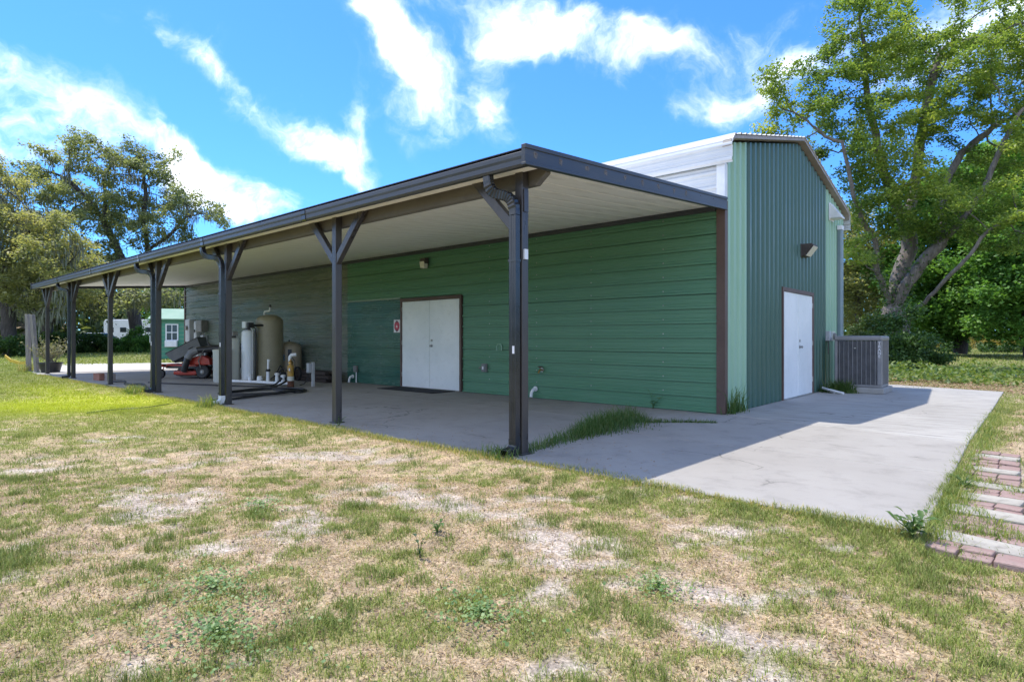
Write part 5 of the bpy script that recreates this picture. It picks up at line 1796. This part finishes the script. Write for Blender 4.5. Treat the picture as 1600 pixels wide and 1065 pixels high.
make_tree('broadleaf_tree', 'dense green tree reaching out of the frame at the right edge',
          [[(1612, 560, D3), (1610, 480, D3), (1605, 380, D3), (1600, 280, D3)], [(1610, 480, D3), (1570, 420, D3)], [(1610, 450, D3), (1660, 400, D3)]],
          [(1600, 380, 70, 110, D3, 3.2), (1570, 460, 55, 50, D3 - 1, 2.4), (1650, 440, 70, 70, D3, 3), (1620, 270, 80, 70, D3, 3), (1550, 400, 30, 45, D3 - 1, 1.6), (1580, 510, 50, 22, D3 - 1, 2), (1545, 330, 35, 30, D3, 2)],
          1500, .55, .5, .6, .40, .012, M_BARKD, LEAF_MAPLE, 62000, .24, .38, 303, leaf_r=.05, tintk=.6, nclump=150)
D4 = 45.0
make_tree('slender_tree', 'pale yellowish tree between the gable wall and the oak',
          [[(1345, 560, D4), (1340, 480, D4), (1335, 400, D4)], [(1340, 480, D4), (1320, 430, D4)], [(1340, 470, D4), (1365, 420, D4)]],
          [(1335, 420, 45, 80, D4, 3), (1360, 480, 40, 45, D4, 2.5), (1310, 380, 30, 60, D4, 2.5)], 700, .6, .5, .7, .25, .014, M_BARK, LEAF_LIVEY, 24000, .22, .40, 404, leaf_r=.045, nclump=80)

# left: live oaks hung with moss
D5 = 52.0
make_tree('live_oak', 'great live oak with forked dark trunk beyond the far hedge',
          [[(214, 552, D5), (213, 515, D5), (208, 470, D5), (203, 448, D5)],
           [(203, 448, D5), (190, 405, D5), (178, 376, D5), (163, 347, D5), (148, 322, D5), (118, 292, D5 - 1), (95, 275, D5 - 1)],
           [(163, 347, D5), (165, 310, D5 + 1), (160, 270, D5 + 1)],
           [(190, 405, D5), (150, 400, D5 - 2), (95, 385, D5 - 3), (50, 350, D5 - 3)],
           [(208, 470, D5), (226, 420, D5), (232, 390, D5), (224, 345, D5), (228, 300, D5), (222, 262, D5)],
           [(232, 390, D5), (262, 370, D5 - 1), (290, 340, D5 - 1), (330, 330, D5 - 1.5)]],
          [(150, 247, 75, 26, D5, 4), (95, 280, 60, 38, D5, 4), (225, 262, 45, 30, D5, 3), (235, 305, 50, 35, D5, 3.5), (290, 318, 40, 24, D5 - 1, 2.5), (335, 333, 26, 14, D5 - 1, 1.8), (255, 350, 55, 30, D5 - 1, 3),
           (60, 320, 55, 45, D5 - 1, 4), (150, 320, 70, 45, D5, 4), (110, 370, 80, 40, D5 - 2, 4), (180, 395, 50, 30, D5 - 2, 3), (280, 370, 40, 16, D5, 2)],
          1900, .55, .6, .75, .50, .014, M_BARKD, LEAF_LIVE, 46000, .23, .27, 505, moss=2200, leaf_r=.03, nclump=150)
D6 = 40.0
make_tree('live_oak', 'yellowish mossy live oak at the left edge with a low horizontal limb',
          [[(16, 560, D6), (14, 520, D6), (12, 485, D6)],
           [(12, 485, D6), (40, 470, D6 - .5), (75, 440, D6 - 1), (110, 410, D6 - 1), (130, 385, D6 - 1)], [(12, 485, D6), (5, 430, D6), (25, 380, D6), (60, 345, D6), (80, 330, D6)],
           [(12, 485, D6), (-30, 440, D6), (-60, 380, D6)], [(40, 470, D6 - .5), (60, 490, D6 - 1.5), (95, 480, D6 - 2)]],
          [(35, 355, 60, 40, D6, 3), (85, 365, 45, 35, D6 - 1, 2.5), (20, 410, 70, 45, D6, 3.5), (105, 415, 50, 35, D6 - 1, 3), (-60, 360, 80, 70, D6, 4), (60, 455, 70, 30, D6 - 1, 3), (0, 262, 26, 34, D6, 1.5), (-40, 290, 50, 40, D6, 3), (140, 440, 30, 22, D6 - 1, 2)],
          1700, .45, .48, .58, .42, .012, M_BARKD, LEAF_LIVEY, 44000, .19, .24, 606, moss=2600, leaf_r=.028, nclump=150)
D7 = 46.0
make_tree('live_oak', 'shaded live oak with a crooked trunk standing behind the last canopy post',
          [[(76, 556, D7), (74, 510, D7), (70, 470, D7), (62, 440, D7), (50, 415, D7)], [(70, 470, D7), (95, 440, D7), (130, 425, D7)], [(74, 510, D7), (105, 475, D7 - 1), (140, 465, D7 - 1)]],
          [(60, 420, 50, 30, D7, 3), (120, 440, 55, 35, D7 - 1, 3), (150, 470, 45, 24, D7 - 1, 3), (30, 460, 45, 30, D7, 3), (235, 460, 40, 20, D7, 3)],
          1000, .6, .5, .62, .36, .018, M_BARKD, LEAF_LIVE, 18000, .2, .32, 707, moss=2600, leaf_r=.05, nclump=110)
D8 = 60.0
make_tree('slender_tree', 'light green tree rising behind the green shed',
          [[(268, 552, D8), (270, 500, D8), (275, 460, D8)], [(270, 500, D8), (255, 470, D8)], [(270, 500, D8), (290, 460, D8)]],
          [(270, 455, 35, 30, D8, 3), (300, 440, 45, 40, D8, 3), (250, 480, 25, 22, D8, 2.5)], 600, .7, .6, .8, .25, .018, M_BARKD, LEAF_MAPLE, 11000, .28, .45, 808, leaf_r=.06, nclump=60)


def bush(name, label, px, py, dep, rx, ry, rd, n, size, m, seed, group=None, cat='shrub', stems=5):
    """py = ground contact; leafy mound with a few stems"""
    g_ = np.random.default_rng(seed)
    b = P(px, py, dep)
    b[2] = GZ
    t = thing(name, label, cat, tuple(b), 0, group)
    W_, H_ = rx / FPX * dep, 2 * ry / FPX * dep
    nb = 26
    cc = []
    for _ in range(nb):
        a, r_ = g_.uniform(0, 2 * PI), math.sqrt(g_.uniform(0, 1))
        r_ *= g_.uniform(.75, 1.2)
        zz_ = g_.uniform(.12, 1.0) * H_ * max(1 - .55 * r_ ** 2, .15) * g_.uniform(.65, 1.3)
        cc.append(CR * math.cos(a) * r_ * W_ + CF * math.sin(a) * r_ * rd + CU * zz_)
    cc = np.array(cc)
    k_ = g_.integers(0, nb, n)
    v = g_.normal(size=(n, 3))
    v /= np.linalg.norm(v, axis=1)[:, None]
    C_ = cc[k_] + v * (g_.uniform(0, 1, n) ** .45)[:, None] * np.array([1, 1, .8]) * (.22 * min(W_, H_) + .14) * g_.uniform(.6, 1.5, (n, 1))
    C_ = C_[C_[:, 2] > .02]
    tint = np.clip(.45 * (k_[:len(C_)] % 7) / 6 + .55 * g_.uniform(0, 1, len(C_)), 0, 1)
    obj('foliage', leaves_mesh('foliage', C_, size, m, .3, tint, g_), t)['kind'] = 'stuff'
    sm = MB()
    for c in cc[:stems]:
        sm.tube([(c[0] * .1, c[1] * .1, 0), tuple(c * .5), tuple(c)], [.035, .025, .012], 5)
    sm.build('stem', M_BARKD, t)
    return t


bush('shrub', 'dark glossy shrub around the foot of the forked oak', 1405, 578, 22.5, 55, 42, 1.5, 15000, .10, LEAF_SHRUB, 1, stems=9)
bush('shrub', 'loose leafy shrub just behind the air conditioner', 1345, 575, 23.5, 38, 48, 1.3, 9000, .10, leaf_mat('shrub_leaf_pale', [(0, (.03, .06, .016)), (.6, (.08, .13, .03)), (1, (.16, .19, .05))], .3), 2, stems=8)
bush('shrub', 'shaded low shrub on the right flank of the oak foot', 1448, 578, 23, 26, 20, 1.0, 5000, .09, LEAF_SHRUB, 3)
M_YB = leaf_mat('yellow_bush_leaf', [(0, (.16, .15, .03)), (.6, (.30, .25, .06)), (1, (.40, .31, .12))], .35)  # yellow to tan leaf tones for the bushes under the trees
for i, (px, py, dep, rx, ry, lb, m) in enumerate(((1443, 550, 62, 22, 13, 'yellow bush left of the dense tree trunks', M_YB), (1470, 551, 66, 18, 11, 'tan bush behind the leftmost yellow bush', M_YB), (1537, 551, 62, 32, 14, 'wide straw coloured bush under the dense trees', M_YB),
                                                  (1585, 550, 60, 22, 12, 'pale yellow bush at the right edge under the trees', M_YB), (1500, 553, 52, 40, 9, 'dark low thicket under the dense trees', LEAF_SHRUB), (1570, 552, 50, 40, 8, 'dark low thicket at the right edge of the lawn', LEAF_SHRUB))):
    bush('bush', lb, px, py, dep, rx, ry, 1.6, 3600, .17, m, 20 + i)
for i, (px, py, dep, rx, ry, lb) in enumerate(((10, 556, 38, 30, 20, 'dark green bush at the far left edge of the lawn'), (45, 555, 42, 28, 17, 'dark bush behind the grey wooden posts'), (85, 553, 46, 24, 18, 'leafy bush behind the potted shrub'), (118, 553, 48, 24, 18, 'bush with rusty tips behind the sixth canopy post'),
                                               (148, 553, 49, 24, 16, 'green bush between the fifth and sixth canopy posts'), (180, 553, 50, 22, 15, 'green bush just right of the fifth canopy post'), (205, 553, 50, 22, 19, 'bright green palm like bush below the forked oak trunk'), (232, 553, 50, 22, 18, 'bright green bush left of the green shed'))):
    bush('hedge_bush', lb, px, py, dep, rx, ry, 1.5, 5200, .16, LEAF_SHRUB if i not in (6, 7) else LEAF_MAPLE, 40 + i)

# far wood behind everything: reads as one mass
g_ = np.random.default_rng(9)
C_, S_ = [], []
for (a0, a1, dist, hgt, n) in ((-62, -18, 105, 11, 15000), (14, 62, 105, 12, 15000), (62, 100, 100, 11, 4000), (-100, -62, 100, 11, 4000), (-20, 16, 140, 10, 4000)):
    a = np.radians(g_.uniform(a0, a1, n))
    d_ = dist + g_.normal(0, 5, n)
    top_ = hgt * (.55 + .65 * vnoise(np.degrees(a) * .35, np.zeros(n), 12))
    z = g_.uniform(0, 1, n) ** .8 * top_
    q = np.array([CAMX, CAMY, 0]) + (np.sin(a) * d_)[:, None] * CR + (np.cos(a) * d_)[:, None] * CF
    q[:, 2] = z
    C_.append(q)
C_ = np.concatenate(C_)
o = obj('distant_treeline', leaves_mesh('distant_treeline', C_, 1.1, LEAF_FAR, .3, np.clip(.6 * vnoise(C_[:, 0] * .2, C_[:, 1] * .2 + C_[:, 2] * .3, 6) + .4 * g_.uniform(0, 1, len(C_)), 0, 1), g_, .8))
tag(o, 'far band of woodland closing the horizon', 'woods', kind='stuff')

# ------------------------------------------------------------------ grass: real blades, thinner and fewer with distance


def lawn(name, label, dep0, dep1, n, hmin, hmax, width, seed, bent):
    g_ = np.random.default_rng(seed)
    dep = np.sqrt(g_.uniform(dep0 ** 2, dep1 ** 2, n))
    lat = g_.uniform(-1.12, 1.45, n) * dep
    X_ = CAMX + dep * CF[0] + lat * CR[0]
    Y_ = CAMY + dep * CF[1] + lat * CR[1]
    ok = ~((X_ > -21.3) & (X_ < 3.0) & (Y_ > -4.60) & (Y_ < 7.62)) & ~((X_ > -27.5) & (X_ < -21) & (Y_ > -4.2) & (Y_ < 9))
    pathm = (X_ > 3.13) & (X_ < 3.60) & (Y_ > -4.9) & (Y_ < -.2)
    ok &= ~pathm | (g_.uniform(0, 1, n) < .30)
    X_, Y_, dep = X_[ok], Y_[ok], dep[ok]
    gr, sand, yel, lit, far = fields(X_, Y_)
    tuft = sstep(.53, .66, fbm(X_, Y_, 2.4, 91, 3) * .7 + .3 * gr)
    u = g_.uniform(0, 1, len(X_))
    live = g_.uniform(0, 1, len(X_)) < np.clip(sstep(.40, .62, gr) * .72 + .14 + .6 * yel, 0, 1)
    prob = np.where(live, .35 + .65 * sstep(.40, .55, gr), .75) * (1 - .72 * sand) * (1 - .6 * lit)
    prob = np.maximum(prob, .8 * yel)
    keep = u < prob
    X_, Y_, gr, yel, tuft, live, dep, lit = [q_[keep] for q_ in (X_, Y_, gr, yel, tuft, live, dep, lit)]
    m_ = len(X_)
    Z_ = ground_z(X_, Y_) - .004
    H_ = g_.uniform(hmin, hmax, m_) * np.where(live, .75 + .55 * tuft + .15 * yel, .55)
    lean = np.where(live, g_.uniform(.25, 1.3, m_), g_.uniform(.6, 2.4, m_)) * H_
    H_ = np.where(live, H_, H_ * g_.uniform(.25, .9, m_))
    an = g_.uniform(0, 2 * PI, m_)
    w = width * g_.uniform(.6, 1.3, m_)
    gA, gB, gC = np.array([.16, .225, .04]), np.array([.34, .37, .09]), np.array([.11, .15, .045])
    t_ = g_.uniform(0, 1, m_)[:, None]
    c_live = gA * (1 - t_) + gB * t_
    c_live = c_live * (1 - .4 * tuft[:, None]) + gC * .4 * tuft[:, None]
    c_live = c_live * (1 - .85 * yel[:, None]) + np.array([.52, .58, .03]) * .85 * yel[:, None]
    s1, s2, s3 = np.array([.62, .48, .29]), np.array([.48, .30, .175]), np.array([.44, .33, .11])
    q_ = g_.uniform(0, 1, m_)[:, None]
    c_dry = np.where(q_ < .5, s1 * (1 - q_) + s2 * q_, s2 * (1 - q_) + s3 * q_)
    c_dry = c_dry * (1 - .5 * yel[:, None]) + np.array([.42, .43, .05]) * .5 * yel[:, None]
    old = g_.uniform(0, 1, m_) < .22  # dark dry blades, painting in the shadowed gaps between the others
    c_dry = np.where(old[:, None], np.array([.13, .085, .055]) * g_.uniform(.7, 1.6, (m_, 1)), c_dry)
    col = np.where(live[:, None], c_live, c_dry) * g_.uniform(.8, 1.2, m_)[:, None]
    ca, sa = np.cos(an), np.sin(an)
    b = np.stack([X_, Y_, Z_], 1)
    s = np.stack([-sa * w, ca * w, 0 * w], 1)
    l1 = np.stack([ca * lean * .35, sa * lean * .35, H_ * .62], 1)
    l2 = np.stack([ca * lean, sa * lean, H_], 1)
    if bent:
        V = np.stack([b - s, b + s, b + l1 + s * .75, b + l1 - s * .75, b + l2], 1).reshape(-1, 3)
        k_ = np.arange(m_)[:, None] * 5
        F_ = np.concatenate([k_ + np.array([[0, 1, 2]]), k_ + np.array([[0, 2, 3]]), k_ + np.array([[3, 2, 4]])], 0)
        C2 = np.repeat(col, 5, 0)
    else:
        V = np.stack([b - s, b + s, b + l2], 1).reshape(-1, 3)
        F_ = np.arange(3 * m_).reshape(m_, 3)
        C2 = np.repeat(col, 3, 0)
    o = obj(name, mesh_np(name, V, F_, M_BLADE, {'tone': C2}))
    return tag(o, label, 'grass', kind='stuff')


M_BLADE = rgb_attr_mat('grass_blade', rough=.55, trans=.28)
lawn('lawn_grass', 'short dry and green grass of the sandy lawn nearest the camera', 1.6, 5.2, 470000, .018, .046, .0018, 1, True)
lawn('lawn_grass', 'patchy grass of the lawn along the patio edge', 5.2, 11, 420000, .020, .052, .0034, 2, False)
lawn('lawn_grass', 'grass of the lawn to the sides of the building', 11, 26, 390000, .025, .06, .0085, 3, False)
lawn('lawn_grass', 'grass of the far lawn before the trees', 26, 60, 130000, .05, .12, .028, 4, False)

# grass that grows out of the patio joint, and along its edges


def strip(name, label, pts, n, wid, h, m, seed, w=.0035, cat='grass'):
    g_ = np.random.default_rng(seed)
    pts = np.array(pts, float)
    seg = g_.integers(0, len(pts) - 1, n)
    t_ = g_.uniform(0, 1, n)[:, None]
    c = pts[seg] * (1 - t_) + pts[seg + 1] * t_
    wd = c[:, 3] if pts.shape[1] > 3 else np.ones(n)
    off = g_.normal(0, 1, (n, 2)) * (wid * wd)[:, None]
    X_, Y_ = c[:, 0] + off[:, 0], c[:, 1] + off[:, 1]
    H_ = h * g_.uniform(.3, 1.15, n) * np.clip(.35 + wd, .2, 1.3) * np.exp(-((np.hypot(off[:, 0], off[:, 1]) / (wid * wd * 2 + 1e-6)) ** 2))
    an = g_.uniform(0, 2 * PI, n)
    le = g_.uniform(.15, 1.1, n) * H_
    ca, sa = np.cos(an), np.sin(an)
    b = np.stack([X_, Y_, c[:, 2]], 1)
    s = np.stack([-sa * w, ca * w, 0 * ca], 1)
    l1 = np.stack([ca * le * .3, sa * le * .3, H_ * .6], 1)
    l2 = np.stack([ca * le, sa * le, H_ * .95], 1)
    V = np.stack([b - s, b + s, b + l1 + s * .8, b + l1 - s * .8, b + l2], 1).reshape(-1, 3)
    k_ = np.arange(n)[:, None] * 5
    F_ = np.concatenate([k_ + np.array([[0, 1, 2]]), k_ + np.array([[0, 2, 3]]), k_ + np.array([[3, 2, 4]])], 0)
    o = obj(name, mesh_np(name, V, F_, m, {'tint': np.repeat(g_.uniform(0, 1, n), 5)}))
    return tag(o, label, cat, kind='stuff')


strip('joint_grass', 'long green grass growing out of the patio joint behind the first post', [(-.28, -4.4, 0, .35), (-.42, -3.3, 0, .6), (-.5, -2.8, 0, .95), (-.55, -2.45, 0, 1.4), (-.60, -2.15, 0, 1.7), (-.66, -1.85, 0, 1.7), (-.72, -1.5, 0, 1.0)], 2700, .13, .21, M_WEED, 31)
strip('joint_grass', 'thin grass runners in the joint toward the building corner', [(-.6, -1.7, 0, .6), (-.3, -1.45, 0, .5), (.0, -1.2, 0, .35), (.3, -1.0, 0, .25)], 700, .06, .10, M_WEED, 32)
strip('edge_grass', 'green grass tufts along the right edge of the patio', [(3.1, -4.75, -.05, 1.5), (3.08, -4.0, -.05, 1), (3.08, -3.0, -.05, 1.1), (3.06, -2.0, -.05, 1.2), (3.04, -.5, -.05, 1.3), (3.04, 1, -.05, 1.1), (3.04, 3, -.05, 1)], 7000, .085, .075, M_EDGE, 33, w=.003)
strip('edge_grass', 'uneven grass fringe along the front edge of the patio', [(x_, -4.66 + .05 * math.sin(x_ * 2.3) * math.sin(x_ * .9 + 1), -.02, .5 + .7 * abs(math.sin(x_ * 1.7))) for x_ in np.linspace(-20, 3.0, 90)], 22000, .07, .055, M_WEEDS, 34, w=.0028)
strip('edge_grass', 'weeds at the foot of the gable corner', [(.06, -.02, 0, 1), (.09, .25, 0, 1.2), (.08, .6, 0, .7)], 130, .05, .40, M_WEED, 35, w=.006)
strip('edge_grass', 'green grass around the foot of the air conditioner', [(.2, 5.0, 0, 1), (.45, 5.12, 0, 1.3), (.62, 5.15, 0, .8)], 900, .09, .26, M_WEED, 36, w=.006)
strip('edge_grass', 'grass around the white downspout foot and third post', [(-7.2, -4.72, -.03, 1), (-6.9, -4.66, -.03, 1)], 420, .09, .20, M_EDGE, 37)
strip('edge_grass', 'bright grass tuft at the foot of the fourth post', [(-11.3, -4.65, -.03, 1), (-10.5, -4.68, -.03, 1)], 900, .12, .17, M_EDGE, 38, w=.006)
strip('edge_grass', 'dry weeds around the foot of the first post', [(-.55, -4.62, 0, 1), (-.2, -4.62, 0, 1)], 260, .09, .11, M_WEED, 39)
strip('path_grass', 'grass creeping between the path bricks', [(3.16, -4.3, -.05, 1), (3.5, -4.33, -.05, 1), (3.2, -3.7, -.05, 1), (3.1, -2.7, -.05, 1.2), (3.3, -2.65, -.05, 1.2), (3.62, -3.2, -.05, 1.4), (3.64, -2.0, -.05, 1.4), (3.5, -1.2, -.05, 1)], 3000, .06, .065, M_EDGE, 40, w=.0025)


def weed_plant(label, x, y, h, n, seed, m=M_WEED, lw=.42, lf=.5):
    """several leaning stems, each carrying a few leaves"""
    g_ = random.Random(seed)
    t = thing('weed', label, 'weed', (x, y, float(ground_z(np.array([x]), np.array([y]))[0]) - .005))
    sm = MB()
    for k_ in range(n):
        a = k_ * 2.4 + g_.uniform(-.4, .4)
        L = h * g_.uniform(.5, 1.1)
        out = g_.uniform(.15, .75)
        pts = [Vector((math.cos(a) * out * L * u * u, math.sin(a) * out * L * u * u, L * u * (1 - .25 * out * u))) for u in (0, .35, .7, 1)]
        sm.tube(pts, [.003, .0025, .002, .001], 5)
        for q in range(3):
            p0_ = pts[1 + q]
            b = a + g_.uniform(-1.5, 1.5)
            l_ = h * lf * g_.uniform(.6, 1.1)
            el = g_.uniform(.0, .9)
            d_ = Vector((math.cos(b) * math.cos(el), math.sin(b) * math.cos(el), math.sin(el)))
            s_ = Vector((-math.sin(b), math.cos(b), 0)) * l_ * lw * .5
            up_ = Vector((0, 0, .14 * l_))
            q1, q2_, q3_ = p0_ + d_ * l_ * .3, p0_ + d_ * l_ * .65 - Vector((0, 0, .03 * l_)), p0_ + d_ * l_ - Vector((0, 0, .22 * l_))
            o_ = MB().add([p0_, q1 - s_ * .85 + up_ * .6, q1, q1 + s_ * .85 + up_ * .6, q2_ - s_ * .8 + up_ * .5, q2_, q2_ + s_ * .8 + up_ * .5, q3_], [(0, 2, 1), (0, 3, 2), (1, 2, 5, 4), (2, 3, 6, 5), (4, 5, 7), (5, 6, 7)]).build('leaf', m, t, smooth=True)
            at_ = o_.data.attributes.new('tint', 'FLOAT', 'POINT')
            at_.data.foreach_set('value', [g_.uniform(.1, .9)] * len(o_.data.vertices))
    o_ = sm.build('stem', m, t)
    return t


weed_plant('bright broadleaf weed on bare sand in the middle of the lawn', .77, -6.44, .10, 7, 1)
weed_plant('dark two leaved weed just nearer than the bright broadleaf weed', 1.01, -6.78, .11, 2, 2, leaf_mat('dark_weed', [(0, (.03, .06, .025)), (1, (.07, .12, .045))], .2), .5, .55)
weed_plant('leafy weed at the near right corner of the patio', 3.02, -4.74, .17, 13, 3)
weed_plant('small leafy weed beside the path opposite the cream slabs', 3.14, -3.05, .11, 9, 4)
weed_plant('spiky weed at the wall foot near the brown corner trim', -1.15, -.08, .30, 6, 5, lw=.16, lf=.3)
weed_plant('small bushy weed at the patio edge right of the second post', -3.3, -4.55, .15, 6, 6, lw=.3, lf=.4)

# leafy ground cover beyond the right pad
g_ = np.random.default_rng(77)
n = 9000
cx_, cy_ = g_.uniform(-1.5, 5.5, n), g_.uniform(10.2, 17.5, n)
dn = fbm(cx_, cy_, .7, 15, 3)
k_ = dn > .46 - .05 * (cx_ < 3)
cx_, cy_ = cx_[k_], cy_[k_]
hz = g_.uniform(.04, .30, len(cx_)) * sstep(.4, .7, dn[k_]) * 1.6
o = obj('ground_cover', leaves_mesh('ground_cover', np.stack([cx_, cy_, GZ + hz], 1), .12, leaf_mat('cover_leaf', [(0, (.05, .10, .025)), (.5, (.12, .19, .04)), (1, (.22, .26, .07))], .3), .8, None, g_))
tag(o, 'low leafy ground cover beyond the end of the concrete pad', 'ground cover', kind='stuff')
# fallen leaves on the bare strip and a few on the concrete
n = 5200
lx, ly = g_.uniform(-1.5, 6, n), g_.uniform(7.9, 12, n)
o = obj('leaf_litter', leaves_mesh('leaf_litter', np.stack([lx, ly, GZ + .015 + g_.uniform(0, .02, n)], 1), .055, leaf_mat('litter_leaf', [(0, (.16, .09, .05)), (.5, (.30, .18, .11)), (1, (.42, .30, .2))], .1), 2.5, None, g_))
tag(o, 'brown fallen leaves on the bare strip beyond the concrete pad', 'leaf litter', kind='stuff')
n = 1300
lx, ly = g_.uniform(-10, 1.2, n), -4.58 + np.abs(g_.normal(0, 1.0, n)) * g_.uniform(.2, 1.2, n)
o = obj('leaf_litter', leaves_mesh('leaf_litter', np.stack([lx, ly, np.full(n, .006)], 1), .022, MATS['litter_leaf'], 6, None, g_))
tag(o, 'small dead leaves scattered on the shaded patio', 'leaf litter', kind='stuff')

# dead leaf flecks and small clover on the near lawn
n = 9000
dp = np.sqrt(g_.uniform(1.7 ** 2, 8.5 ** 2, n))
lt_ = g_.uniform(-.98, .98, n) * dp
lx, ly = CAMX + dp * CF[0] + lt_ * CR[0], CAMY + dp * CF[1] + lt_ * CR[1]
k_ = ~((lx > -21) & (lx < 3.06) & (ly > -4.66))
lx, ly = lx[k_], ly[k_]
o = obj('leaf_litter', leaves_mesh('leaf_litter', np.stack([lx, ly, ground_z(lx, ly) + g_.uniform(.004, .016, len(lx))], 1), .017, leaf_mat('lawn_litter', [(0, (.05, .03, .02)), (.5, (.14, .085, .05)), (1, (.34, .22, .13))], .1), 1.2, None, g_))
tag(o, 'small brown leaf flecks scattered over the near lawn', 'leaf litter', kind='stuff')
cl_x, cl_y = [], []
for cx0, cy0, rr, m_ in ((1.05, -7.88, .30, 900), (.55, -7.70, .22, 500), (1.75, -7.05, .20, 420), (2.2, -6.3, .16, 260), (-.6, -6.9, .2, 320)):
    a_, r_ = g_.uniform(0, 2 * PI, m_), rr * np.abs(g_.normal(0, .6, m_))
    cl_x.append(cx0 + r_ * np.cos(a_) * 1.5)
    cl_y.append(cy0 + r_ * np.sin(a_))
lx, ly = np.concatenate(cl_x), np.concatenate(cl_y)
o = obj('clover', leaves_mesh('clover', np.stack([lx, ly, ground_z(lx, ly) + g_.uniform(.012, .045, len(lx))], 1), .017, leaf_mat('clover_leaf', [(0, (.10, .18, .06)), (.6, (.19, .29, .10)), (1, (.30, .38, .15))], .3), 1.4, None, g_, .9))
tag(o, 'low clover patches in the near lawn', 'clover', kind='stuff')
